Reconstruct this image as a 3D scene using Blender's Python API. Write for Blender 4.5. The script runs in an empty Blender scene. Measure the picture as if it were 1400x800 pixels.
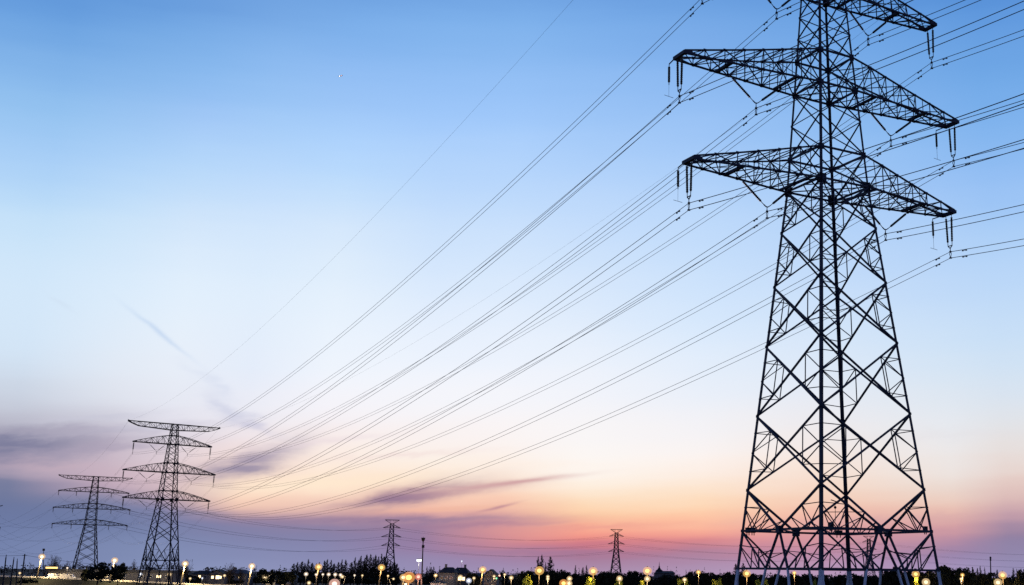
import bpy, bmesh, math, random
from mathutils import Vector, Matrix
random.seed(11)
SC = bpy.context.scene
COL = SC.collection
S = 1.1            # metres per survey unit
EYE = 8.0          # camera height above the field
W0, H0 = 1400.0, 800.0
F, CX, CY = 1670.48, 901.31, 366.21
ROLL, PITCH = 0.011533, 0.246738

# ------------------------------------------------------------------ camera
cam = bpy.data.cameras.new('camera'); camo = bpy.data.objects.new('camera', cam); COL.objects.link(camo)
cam.sensor_width = 36.0; cam.sensor_fit = 'HORIZONTAL'
cam.lens = F / W0 * 36.0
cam.shift_x = (W0 / 2 - CX) / W0
cam.shift_y = -(H0 / 2 - CY) / W0
cam.clip_start = 0.5; cam.clip_end = 30000
fw = Vector((0, math.cos(PITCH), math.sin(PITCH)))
rt = Vector((1, 0, 0)); up = Vector((0, -math.sin(PITCH), math.cos(PITCH)))
c_, s_ = math.cos(ROLL), math.sin(ROLL)
r2 = rt * c_ + up * -s_ * -1 * -1   # see below
# image x axis = c*right + s*up ; image y(up) axis = -s*right + c*up
r2 = rt * c_ + up * s_
u2 = rt * -s_ + up * c_
m = Matrix((( r2.x, u2.x, -fw.x, 0), (r2.y, u2.y, -fw.y, 0), (r2.z, u2.z, -fw.z, EYE), (0, 0, 0, 1)))
camo.matrix_world = m
SC.camera = camo

def ray(px, py):
    X = (px - CX) / F; Y = (CY - py) / F
    return (fw + r2 * X + u2 * Y).normalized()
def at(px, py, dist):
    """world point seen at a pixel, at depth y = dist"""
    d = ray(px, py); k = dist / d.y
    return Vector((d.x * k, dist, EYE + d.z * k))

# ------------------------------------------------------------------ render look
SC.view_settings.view_transform = 'Standard'; SC.view_settings.look = 'None'
SC.view_settings.exposure = 0.0; SC.view_settings.gamma = 1.0; SC.view_settings.use_curve_mapping = False
SC.cycles.use_denoising = False
SC.cycles.max_bounces = 4; SC.cycles.diffuse_bounces = 2; SC.cycles.glossy_bounces = 2
SC.cycles.volume_bounces = 0; SC.cycles.transmission_bounces = 2
SC.cycles.caustics_reflective = False; SC.cycles.caustics_refractive = False
SC.cycles.sample_clamp_indirect = 4.0

# ------------------------------------------------------------------ sky
def lin(c):
    c = c / 255.0
    return c / 12.92 if c <= 0.04045 else ((c + 0.055) / 1.055) ** 2.4
def L3(r, g, b): return (lin(r), lin(g), lin(b), 1.0)
def azel(px, py):
    d = ray(px, py); return math.degrees(math.atan2(d.x, d.y)), math.degrees(math.asin(d.z))

world = bpy.data.worlds.new('World'); SC.world = world; world.use_nodes = True
nt = world.node_tree; N = nt.nodes; LK = nt.links; N.clear()
def nd(t, **k):
    n = N.new(t)
    for a, b in k.items(): setattr(n, a, b)
    return n
def put(n, i, v):
    if isinstance(v, bpy.types.NodeSocket): LK.new(v, n.inputs[i])
    else: n.inputs[i].default_value = v
def mth(op, a, b=0.0, c=0.0, clamp=False):
    n = nd('ShaderNodeMath', operation=op, use_clamp=clamp)
    put(n, 0, a); put(n, 1, b)
    if op in ('MULTIPLY_ADD', 'SMOOTH_MIN', 'COMPARE'): put(n, 2, c)
    return n.outputs[0]
def mixc(f, a, b):
    n = nd('ShaderNodeMix', data_type='RGBA', blend_type='MIX'); n.clamp_factor = True
    put(n, 0, f); put(n, 6, a); put(n, 7, b)
    return n.outputs[2]
tc = nd('ShaderNodeTexCoord'); sx = nd('ShaderNodeSeparateXYZ'); LK.new(tc.outputs['Generated'], sx.inputs[0])
X_, Y_, Z_ = sx.outputs
AZ = mth('MULTIPLY', mth('ARCTAN2', X_, Y_), 180 / math.pi)
EL = mth('MULTIPLY', mth('ARCSINE', Z_), 180 / math.pi)
def noise(sa, se, scale, detail=4, rough=0.5, off=0.0, rot=0.0, dist=0.0):
    cb = nd('ShaderNodeCombineXYZ')
    a2 = AZ; e2 = EL
    if rot:
        cr, sr = math.cos(math.radians(rot)), math.sin(math.radians(rot))
        a2 = mth('ADD', mth('MULTIPLY', AZ, cr), mth('MULTIPLY', EL, sr))
        e2 = mth('SUBTRACT', mth('MULTIPLY', EL, cr), mth('MULTIPLY', AZ, sr))
    put(cb, 0, mth('MULTIPLY', a2, sa)); put(cb, 1, mth('MULTIPLY', e2, se)); cb.inputs[2].default_value = off
    n = nd('ShaderNodeTexNoise'); LK.new(cb.outputs[0], n.inputs['Vector'])
    n.inputs['Scale'].default_value = scale; n.inputs['Detail'].default_value = detail
    n.inputs['Roughness'].default_value = rough; n.inputs['Distortion'].default_value = dist
    return n.outputs[0]
n1 = noise(.10, .55, 1.0, 4, .55, 3.0)
n1c = mth('SUBTRACT', n1, 0.5)
n3 = mth('SUBTRACT', noise(.05, .9, 1.0, 3, .5, 9.0, 3), 0.5)
ELw = mth('ADD', EL, mth('ADD', mth('MULTIPLY', n1c, .8), mth('MULTIPLY', n3, .7)))
# colour columns measured up the sky: (photo column, [(row, r, g, b)...])
TOPS = [(90, 16, 34, 84), (60, 28, 62, 136), (42, 52, 108, 190)]
columns = [
 (20,  [(0,104,160,224),(50,118,170,228),(100,135,184,236),(150,150,196,240),(200,163,203,246),(250,180,215,248),(300,198,226,249),(350,207,230,250),(400,212,232,250),(480,212,230,247),(520,206,217,232),(560,198,203,217),(585,184,182,198),(610,156,152,174),(630,174,160,180),(646,166,154,176),(656,112,121,154),(700,106,118,158),(740,114,129,171),(790,124,138,178)]),
 (150, [(0,110,164,226),(50,122,173,230),(100,138,186,238),(150,156,197,243),(200,170,208,248),(250,186,218,250),(300,205,229,250),(350,214,233,251),(400,220,237,252),(480,226,236,248),(540,226,230,240),(572,206,205,218),(600,196,186,202),(640,206,184,196),(662,190,164,182),(680,122,128,162),(710,114,126,164),(740,120,134,174),(790,130,142,182)]),
 (230, [(0,115,167,228),(50,125,175,232),(100,140,188,240),(150,160,198,246),(200,176,212,250),(250,190,220,250),(300,210,230,251),(350,220,236,252),(400,226,240,253),(480,232,240,250),(540,231,235,245),(585,224,220,232),(625,220,204,212),(655,220,194,200),(680,180,156,176),(698,122,126,164),(740,124,138,178),(790,136,148,186)]),
 (335, [(0,118,170,230),(100,143,189,242),(200,175,212,252),(300,210,230,252),(400,226,240,253),(500,228,236,250),(540,233,237,248),(580,240,235,241),(610,240,224,226),(645,252,222,204),(670,255,226,202),(690,246,200,178),(704,168,142,164),(720,120,122,162),(770,138,148,188),(790,142,150,188)]),
 (445, [(0,120,172,232),(50,128,178,236),(100,146,190,244),(150,160,200,248),(200,175,212,254),(250,192,222,252),(300,210,230,252),(350,222,237,252),(400,227,240,253),(500,240,246,254),(560,246,244,250),(600,250,237,235),(640,254,236,220),(670,255,227,205),(692,242,196,178),(704,176,144,164),(718,134,126,162),(745,132,134,174),(790,146,148,188)]),
 (580, [(0,122,174,234),(50,130,180,237),(100,145,190,244),(150,158,199,250),(200,170,207,252),(300,200,224,252),(400,220,235,253),(500,240,245,254),(560,247,246,250),(600,250,240,238),(630,253,242,232),(650,253,234,216),(668,250,214,194),(688,251,203,178),(698,244,186,168),(706,205,154,160),(718,146,123,156),(745,152,126,164),(765,148,136,174),(790,154,148,186)]),
 (690, [(0,122,174,234),(50,130,180,237),(100,145,190,244),(150,158,199,250),(200,170,207,252),(300,200,224,252),(400,220,235,253),(500,240,245,254),(560,247,246,250),(600,252,244,242),(640,254,240,228),(660,254,230,212),(680,252,208,182),(698,240,184,166),(712,200,148,158),(728,222,152,150),(742,204,136,148),(757,164,128,162),(770,158,136,173),(790,164,150,186)]),
 (800, [(0,118,170,232),(50,126,176,235),(100,140,186,242),(200,166,204,250),(300,196,221,252),(400,215,232,252),(500,238,244,253),(560,245,244,249),(620,253,248,244),(650,254,246,238),(668,254,237,218),(684,253,222,190),(700,254,207,167),(714,252,186,155),(728,248,160,142),(740,236,142,134),(748,202,120,138),(758,166,117,147),(770,168,131,161),(790,172,148,180)]),
 (960, [(0,111,165,228),(50,121,170,231),(100,134,181,239),(200,161,200,248),(300,190,218,251),(400,207,228,252),(480,223,237,253),(560,239,241,248),(620,252,245,242),(648,253,240,232),(668,253,229,206),(688,254,217,182),(706,254,200,166),(722,252,180,154),(734,240,156,146),(745,212,134,142),(754,176,126,150),(766,172,141,174),(790,176,152,184)]),
 (1110,[(0,104,160,226),(100,126,176,235),(200,152,195,245),(300,180,211,249),(400,202,224,250),(480,218,233,250),(560,234,236,243),(620,246,234,228),(650,248,224,208),(680,246,208,186),(702,242,190,172),(720,230,166,160),(740,204,144,160),(760,186,142,174),(790,184,158,190)]),
 (1300,[(0,95,153,222),(50,108,162,226),(100,116,170,231),(150,128,178,237),(200,141,188,241),(250,154,194,245),(300,170,205,247),(400,194,219,249),(480,208,228,247),(540,222,231,241),(600,234,235,239),(640,238,229,224),(664,233,215,206),(684,236,204,190),(702,230,186,175),(718,216,164,165),(732,196,146,162),(748,158,132,166),(760,153,134,174),(775,166,150,190),(790,166,152,190)]),
 (1370,[(0,92,150,220),(50,104,159,225),(100,112,168,230),(150,123,176,236),(200,137,185,240),(250,149,191,244),(300,166,203,246),(350,181,212,248),(400,190,217,248),(480,205,226,246),(540,218,228,240),(580,226,228,232),(620,232,223,219),(650,231,207,199),(680,218,184,181),(702,200,162,172),(720,166,138,163),(740,140,126,160),(765,149,140,178),(790,152,144,184)]),
]
E0, E1 = -1.5, 90.0
def ftp(el):                      # ramp position: finer near the horizon
    return ((el - E0) / (E1 - E0)) ** 0.5
tfac = mth('POWER', mth('MAXIMUM', mth('DIVIDE', mth('SUBTRACT', ELw, E0), E1 - E0), 0.0), 0.5)
cols = []
for px, rows in columns:
    rp = nd('ShaderNodeValToRGB'); LK.new(tfac, rp.inputs[0]); cr = rp.color_ramp; cr.interpolation = 'B_SPLINE'
    st = sorted([(ftp(azel(px, y)[1]), L3(r, g, b)) for y, r, g, b in rows] + [(ftp(e), L3(r, g, b)) for e, r, g, b in TOPS])
    cr.elements[0].position = st[0][0]; cr.elements[0].color = st[0][1]
    cr.elements[1].position = st[-1][0]; cr.elements[1].color = st[-1][1]
    for p, c in st[1:-1]:
        e = cr.elements.new(p); e.color = c
    cols.append((azel(px, 600)[0], rp.outputs[0]))
sky = cols[0][1]
for i in range(1, len(cols)):
    a0, a1 = cols[i-1][0], cols[i][0]
    f = mth('SMOOTH_MIN', mth('DIVIDE', mth('SUBTRACT', AZ, a0), a1 - a0), 1.0, 0.12)
    f = mth('MAXIMUM', f, 0.0, clamp=True)
    sky = mixc(f, sky, cols[i][1])
# soft streaks of thin cloud in the sunset sky; each sits at a direction of the sky
wob = mth('SUBTRACT', noise(.35, .8, 1.0, 4, .55, 21.0), .5)
wob2 = mth('SUBTRACT', noise(.5, 1.6, 1.0, 4, .6, 33.0, 12), .5)
tex = noise(.16, 1.5, 1.6, 5, .6, 5.0, 5)
def streak(base, x0, y0, x1, y1, wid, col, amt, warp=1.0, tx=.6):
    """elliptical streak between two directions, wid in degrees"""
    a0, e0 = azel(x0, y0); a1, e1 = azel(x1, y1)
    ca, ce = (a0 + a1) / 2, (e0 + e1) / 2; Lh = math.hypot(a1 - a0, e1 - e0) / 2; th = math.atan2(e1 - e0, a1 - a0)
    A = mth('ADD', mth('SUBTRACT', AZ, ca), mth('MULTIPLY', wob, 3.0 * warp)); Eq = mth('ADD', mth('SUBTRACT', EL, ce), mth('MULTIPLY', wob2, 1.1 * warp))
    p = mth('ADD', mth('MULTIPLY', A, math.cos(th) / Lh), mth('MULTIPLY', Eq, math.sin(th) / Lh))
    q = mth('SUBTRACT', mth('MULTIPLY', Eq, math.cos(th) / wid), mth('MULTIPLY', A, math.sin(th) / wid))
    d = mth('ADD', mth('MULTIPLY', p, p), mth('MULTIPLY', q, q))
    g = mth('EXPONENT', mth('MULTIPLY', d, -1.0))
    t = mth('ADD', mth('MULTIPLY', mth('SUBTRACT', tex, .5), 2.6 * tx), 1.0, clamp=True)
    return mixc(mth('MULTIPLY', mth('MULTIPLY', g, t), amt), base, L3(*col))
for a in [
    (-110,616,130,604,.62,(118,120,152),.85,1,1.0), (-20,594,240,586,.22,(170,164,184),.6,1,1.0), (40,575,200,566,.12,(200,200,216),.6,.8,.9), (30,622,230,606,.22,(168,158,180),.6,1,.9), (0,636,160,640,.25,(198,174,188),.5,1,.6), (120,590,330,574,.16,(206,204,220),.5,1,.9),
    (180,425,256,484,.10,(176,202,236),.5,.15,.1), (70,405,100,425,.1,(206,222,240),.4,.3,.3),
    (262,505,330,548,.3,(208,216,236),.45,1,1.0), (280,540,345,580,.3,(190,196,222),.45,1,1.0), (310,572,372,590,.26,(184,184,212),.45,.8,.9),
    (285,656,415,606,.55,(144,134,166),.7,.8,.9), (268,648,380,634,.30,(122,118,156),.55,.8,.8), (360,612,520,596,.12,(232,216,222),.5,.6,.8),
    (300,668,580,654,.42,(255,234,208),.85,.6,.4), (560,640,800,634,.16,(255,240,228),.5,.8,.8), (440,628,640,616,.12,(240,218,216),.5,.8,.9),
    (470,696,640,662,.42,(150,120,148),.85,.5,.8), (480,690,600,676,.14,(128,104,142),.6,.4,.5), (560,678,710,662,.22,(190,148,158),.7,.4,.6), (630,668,778,651,.11,(208,162,164),.9,.15,.3), (520,700,700,692,.12,(240,184,160),.6,.4,.5),
    (655,700,704,688,.07,(188,138,150),.8,.12,.2), (380,712,720,708,.16,(136,116,152),.6,.5,.5), (540,722,760,714,.12,(160,122,150),.55,.5,.6), (700,724,900,716,.12,(226,146,142),.4,.5,.7), (720,744,1000,738,.10,(190,112,134),.3,.4,.6),
    (600,752,860,756,.14,(158,122,156),.5,.5,.6), (1020,716,1400,706,.2,(206,160,168),.35,.8,.8), (-40,700,250,715,.6,(104,118,160),.45,1,.8), (1150,600,1400,590,.3,(226,222,226),.3,1,.8)]:
    sky = streak(sky, *a)
# the sky turns to night away from the sunset
backf = mth('SMOOTH_MIN', mth('DIVIDE', mth('SUBTRACT', mth('ABSOLUTE', mth('ADD', AZ, 4.0)), 30.0), 45.0), 1.0, 0.1)
backf = mth('MAXIMUM', backf, 0.0, clamp=True)
night = nd('ShaderNodeValToRGB'); LK.new(mth('DIVIDE', EL, 90.0, clamp=True), night.inputs[0])
night.color_ramp.elements[0].color = L3(96, 112, 158); night.color_ramp.elements[1].color = L3(40, 62, 124)
sky = mixc(backf, sky, night.outputs[0])
sky = mixc(mth('MULTIPLY', mth('SUBTRACT', 0.0, EL), .8, clamp=True), sky, L3(60, 62, 84))
bg = nd('ShaderNodeBackground'); LK.new(sky, bg.inputs[0]); bg.inputs[1].default_value = 1.0
wo = nd('ShaderNodeOutputWorld'); LK.new(bg.outputs[0], wo.inputs[0])

# last glow of the sun, just under the horizon haze
sun = bpy.data.lights.new('sun', 'SUN'); suno = bpy.data.objects.new('sun', sun); COL.objects.link(suno)
sun.energy = 0.12; sun.angle = math.radians(8); sun.color = (1, .52, .34)
suno.rotation_euler = (math.radians(-(90 - 2)) , 0, math.radians(3))

# ------------------------------------------------------------------ materials
def mat(name, col, rough=.7, metal=0.0, var=0.0, scale=3.0, col2=None, emit=None, es=0.0, bump=0.0, spec=.3):
    m = bpy.data.materials.new(name); m.use_nodes = True; t = m.node_tree; b = t.nodes['Principled BSDF']
    b.inputs['Roughness'].default_value = rough; b.inputs['Metallic'].default_value = metal
    b.inputs['Specular IOR Level'].default_value = spec
    c4 = (*col, 1.0)
    if var or col2:
        o = t.nodes.new('ShaderNodeTexCoord'); n = t.nodes.new('ShaderNodeTexNoise'); r = t.nodes.new('ShaderNodeValToRGB')
        n.inputs['Scale'].default_value = scale; n.inputs['Detail'].default_value = 5
        t.links.new(o.outputs['Object'], n.inputs['Vector']); t.links.new(n.outputs[0], r.inputs[0]); t.links.new(r.outputs[0], b.inputs['Base Color'])
        c2 = col2 or tuple(x * (1 + var) for x in col)
        c1 = col if col2 else tuple(x * (1 - var) for x in col)
        r.color_ramp.elements[0].position = .35; r.color_ramp.elements[1].position = .65
        r.color_ramp.elements[0].color = (*c1, 1); r.color_ramp.elements[1].color = (*c2, 1)
        if bump:
            bp = t.nodes.new('ShaderNodeBump'); bp.inputs['Strength'].default_value = bump
            t.links.new(n.outputs[0], bp.inputs['Height']); t.links.new(bp.outputs[0], b.inputs['Normal'])
    else:
        b.inputs['Base Color'].default_value = c4
    if emit:
        b.inputs['Emission Color'].default_value = (*emit, 1); b.inputs['Emission Strength'].default_value = es
    return m
M = {}
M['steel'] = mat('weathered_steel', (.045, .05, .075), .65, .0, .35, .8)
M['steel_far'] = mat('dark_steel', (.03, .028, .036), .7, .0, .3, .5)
M['steel_lit'] = mat('steel_lit_pale', (.72, .75, .80), .5, .0, .1, 1.5)  # same steel, with the light on the leg feet put into its colour
M['insul'] = mat('brown_glazed_insulator', (.03, .02, .02), .3)
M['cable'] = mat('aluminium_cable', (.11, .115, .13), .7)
M['box'] = mat('painted_box', (.02, .02, .022), .6)
M['field'] = mat('field_grass', (.014, .02, .01), .95, 0, 0, .05, (.024, .022, .014), bump=.3)
M['bank'] = mat('embankment_grass', (.006, .010, .006), .95, 0, 0, .3, (.012, .014, .008))
M['asphalt'] = mat('asphalt', (.05, .05, .05), .8, 0, .2, .8)
M['trail_wall'] = mat('light_trail_pale', (.82, .80, .72), .8, 0, .08, .7)  # near-white so the added wall holds the brightness of car light trails
M['kerb'] = mat('concrete_kerb', (.42, .40, .35), .8, 0, .15, .7)
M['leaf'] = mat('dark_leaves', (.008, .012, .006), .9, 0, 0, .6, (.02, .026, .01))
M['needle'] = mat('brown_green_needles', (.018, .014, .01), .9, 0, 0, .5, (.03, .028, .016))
M['lime'] = mat('lamplit_leaves', (.30, .36, .03), .8, 0, 0, .8, (.38, .44, .05))  # leaf colour raised to carry the lamplight on these trees
M['bark'] = mat('bark', (.05, .038, .03), .9, 0, .3, 3)
M['wall'] = mat('plaster_wall', (.22, .20, .18), .85, 0, .15, .4)
M['wall2'] = mat('grey_render_wall', (.15, .15, .16), .85, 0, .15, .4)
M['roof'] = mat('roof_tiles', (.02, .015, .016), .8, 0, .3, 1.2)
M['roof2'] = mat('slate_roof', (.06, .065, .08), .7, 0, .25, .8)
M['white'] = mat('white_paint', (.75, .75, .73), .5, 0, .1, 1)
M['glassd'] = mat('dark_window_glass', (.02, .025, .03), .15)
M['wlit'] = mat('lit_window', (.3, .25, .15), .5, emit=(1, .72, .38), es=3.0)
M['pole'] = mat('pole_steel', (.08, .07, .055), .5, 0, .15, 1)
M['darkpole'] = mat('dark_pole', (.04, .035, .035), .7)
LAMPM = {}
def lampmat(kind):
    if kind not in LAMPM:
        c, e = {'amber': ((1, .60, .18), 2.6), 'orange': ((1, .50, .14), 3.2), 'yellow': ((1, .74, .40), 3.4), 'white': ((1, .86, .70), 2.2), 'warm': ((1, .76, .44), 2.0), 'pink': ((1, .62, .50), 2.4), 'green': ((.15, 1, .5), 1.0), 'cool': ((.9, .95, 1), 2.2), 'redw': ((1, .50, .38), 1.9)}[kind]
        LAMPM[kind] = mat('lamp_glass_' + kind, (.02, .02, .02), .4, emit=c, es=e)
    return LAMPM[kind]
def halomat(kind):  # see-through glow for the added shell that imitates bloom round a lamp
    k = 'halo_' + kind
    if k not in LAMPM:
        m = bpy.data.materials.new('lamp_halo_' + kind); m.use_nodes = True; t = m.node_tree; t.nodes.clear()
        c = {'amber': (1, .56, .16), 'orange': (1, .40, .10), 'yellow': (1, .62, .26), 'white': (1, .78, .60), 'warm': (1, .70, .36), 'pink': (1, .58, .48), 'green': (.1, 1, .5), 'cool': (.75, .8, 1), 'redw': (1, .32, .24)}[kind]
        e = t.nodes.new('ShaderNodeEmission'); e.inputs[0].default_value = (*c, 1); e.inputs[1].default_value = 1.15
        tr = t.nodes.new('ShaderNodeBsdfTransparent'); mx = t.nodes.new('ShaderNodeMixShader'); mx.inputs[0].default_value = .30
        o = t.nodes.new('ShaderNodeOutputMaterial')
        t.links.new(tr.outputs[0], mx.inputs[1]); t.links.new(e.outputs[0], mx.inputs[2]); t.links.new(mx.outputs[0], o.inputs[0]); LAMPM[k] = m
    return LAMPM[k]

# ------------------------------------------------------------------ builders
class MB:
    def __init__(s): s.v = []; s.f = []
    def bar(s, p, q, w, h=None, upv=None):
        p = Vector(p); q = Vector(q); d = q - p
        if d.length < 1e-6: return
        d.normalize(); h = h or w
        a = upv if upv is not None else (Vector((0, 0, 1)) if abs(d.z) < .93 else Vector((1, 0, 0)))
        x = d.cross(a); x.normalize(); y = x.cross(d); y.normalize()
        x = x * w / 2; y = y * h / 2; n = len(s.v)
        for e in (p, q):
            for a_, b_ in ((-1, -1), (1, -1), (1, 1), (-1, 1)): s.v.append(e + x * a_ + y * b_)
        s.f += [(n, n+1, n+5, n+4), (n+1, n+2, n+6, n+5), (n+2, n+3, n+7, n+6), (n+3, n, n+4, n+7), (n+3, n+2, n+1, n), (n+4, n+5, n+6, n+7)]
    def angle(s, p, q, w, n1, n2, t=.03):
        """rolled steel L section: two flanges along n1 and n2 from the heel"""
        p = Vector(p); q = Vector(q); d = (q - p).normalized()
        n1 = (n1 - d * n1.dot(d)).normalized(); n2 = (n2 - d * n2.dot(d)).normalized()
        prof = [(0, 0), (w, 0), (w, t), (t, t), (t, w), (0, w)]; n = len(s.v)
        for e in (p, q):
            for a_, b_ in prof: s.v.append(e + n1 * a_ + n2 * b_)
        for i in range(6):
            j = (i + 1) % 6; s.f.append((n+i, n+j, n+6+j, n+6+i))
        s.f.append((n+5, n+4, n+3, n+2, n+1, n)); s.f.append((n+6, n+7, n+8, n+9, n+10, n+11))
    def box(s, c, sx, sy, sz, rz=0.0):
        c = Vector(c); n = len(s.v); ca, sa = math.cos(rz), math.sin(rz)
        for z in (-1, 1):
            for x, y in ((-1, -1), (1, -1), (1, 1), (-1, 1)):
                X, Y = x * sx / 2, y * sy / 2
                s.v.append(c + Vector((X * ca - Y * sa, X * sa + Y * ca, z * sz / 2)))
        s.f += [(n+3, n+2, n+1, n), (n+4, n+5, n+6, n+7), (n, n+1, n+5, n+4), (n+1, n+2, n+6, n+5), (n+2, n+3, n+7, n+6), (n+3, n, n+4, n+7)]
    def tube(s, pts, rad, k=6, cap=True):
        pts = [Vector(p) for p in pts]; n0 = len(s.v); L = len(pts)
        rr = rad if isinstance(rad, (list, tuple)) else [rad] * L
        for i, p in enumerate(pts):
            d = (pts[min(i+1, L-1)] - pts[max(i-1, 0)]).normalized()
            a = Vector((0, 0, 1)) if abs(d.z) < .9 else Vector((1, 0, 0))
            x = d.cross(a).normalized(); y = x.cross(d)
            for j in range(k):
                t = 2 * math.pi * j / k; s.v.append(p + (x * math.cos(t) + y * math.sin(t)) * rr[i])
        for i in range(L - 1):
            for j in range(k):
                a = n0 + i * k + j; b = n0 + i * k + (j + 1) % k; s.f.append((a, b, b + k, a + k))
        if cap: s.f.append(tuple(n0 + j for j in range(k))[::-1]); s.f.append(tuple(n0 + (L-1) * k + j for j in range(k)))
    def ball(s, c, r, nu=8, nv=6, sc=(1, 1, 1)):
        c = Vector(c); n0 = len(s.v)
        for i in range(nv + 1):
            ph = math.pi * i / nv
            for j in range(nu):
                t = 2 * math.pi * j / nu
                s.v.append(c + Vector((math.sin(ph) * math.cos(t) * sc[0], math.sin(ph) * math.sin(t) * sc[1], math.cos(ph) * sc[2])) * r)
        for i in range(nv):
            for j in range(nu):
                a = n0 + i * nu + j; b = n0 + i * nu + (j + 1) % nu; s.f.append((a, a + nu, b + nu, b))
    def build(s, name, m, parent=None, smooth=False, loc=None, rz=0.0):
        me = bpy.data.meshes.new(name); me.from_pydata([tuple(v) for v in s.v], [], s.f); me.update()
        me.materials.append(m if not isinstance(m, str) else M[m])
        if smooth:
            for p in me.polygons: p.use_smooth = True
        o = bpy.data.objects.new(name, me); COL.objects.link(o)
        if parent: o.parent = parent
        if loc is not None: o.location = loc
        if rz: o.rotation_euler.z = rz
        return o
def tag(o, label=None, cat=None, group=None, kind=None):
    if label: o['label'] = label
    if cat: o['category'] = cat
    if group: o['group'] = group
    if kind: o['kind'] = kind
    return o
def empty(name, loc, rz=0.0, label=None, cat=None, group=None):
    o = bpy.data.objects.new(name, None); COL.objects.link(o); o.location = loc; o.rotation_euler.z = rz
    o.empty_display_size = .5
    return tag(o, label, cat, group)
def copy_tree(o, parent=None):
    c = o.copy(); COL.objects.link(c); c.parent = parent
    for ch in list(o.children): copy_tree(ch, c)
    return c
ORD = ['zeroth','first','second','third','fourth','fifth','sixth','seventh','eighth','ninth','tenth','eleventh','twelfth','thirteenth','fourteenth','fifteenth','sixteenth','seventeenth','eighteenth','nineteenth','twentieth','twenty-first','twenty-second','twenty-third','twenty-fourth','twenty-fifth','twenty-sixth','twenty-seventh','twenty-eighth','twenty-ninth','thirtieth','thirty-first','thirty-second','thirty-third','thirty-fourth','thirty-fifth','thirty-sixth','thirty-seventh','thirty-eighth','thirty-ninth','fortieth','forty-first','forty-second','forty-third','forty-fourth','forty-fifth','forty-sixth','forty-seventh','forty-eighth']

# ------------------------------------------------------------------ the ground
def ground_z(x, y): return 0.0
g = MB()
R_ = 16000
g.v = [Vector((-R_, -400, 0)), Vector((R_, -400, 0)), Vector((R_, R_, 0)), Vector((-R_, R_, 0))]; g.f = [(0, 1, 2, 3)]
tag(g.build('ground', 'field'), kind='structure')
# road on an embankment that comes down from the left; (photo column, road row, distance)
RD = [(-160, 782, 640), (-60, 786, 640), (0, 788.6, 640), (54, 790.2, 635), (153, 794.6, 628), (250, 799.2, 620), (344, 803, 612), (436, 805.5, 604)]
rp = [at(*a) for a in RD]
def strip(pts, off0, off1, dz0, dz1, name, m):
    b = MB()
    for p in pts:
        b.v.append(Vector((p.x, p.y + off0, p.z + dz0))); b.v.append(Vector((p.x, p.y + off1, p.z + dz1)))
    for i in range(len(pts) - 1): b.f.append((2*i, 2*i+2, 2*i+3, 2*i+1))
    return b.build(name, m)
# the carriageway, its near verge dropping to the field, its far verge
tag(strip(rp, 0, 12, 0, .05, 'road', 'asphalt'), kind='structure')
b = MB(); n = len(rp)
for i, p in enumerate(rp):
    z = p.z
    b.v += [Vector((p.x, p.y - 1.5 - z * 2.2 - 2, -.4)), Vector((p.x, p.y - 1.5, z - .02)), Vector((p.x, p.y, z - .02)), Vector((p.x, p.y + 12, z - .02)), Vector((p.x, p.y + 14 + z * 2, -.4))]
for i in range(n - 1):
    for j in range(4): b.f.append((5*i+j, 5*(i+1)+j, 5*(i+1)+j+1, 5*i+j+1))
tag(b.build('road_embankment', 'bank'), kind='structure')
b = MB()
for i in range(n - 1): b.bar(rp[i] + Vector((0, 12.1, .1)), rp[i+1] + Vector((0, 12.1, .1)), .3, .25)
tag(b.build('kerb', 'kerb'), kind='structure')

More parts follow.
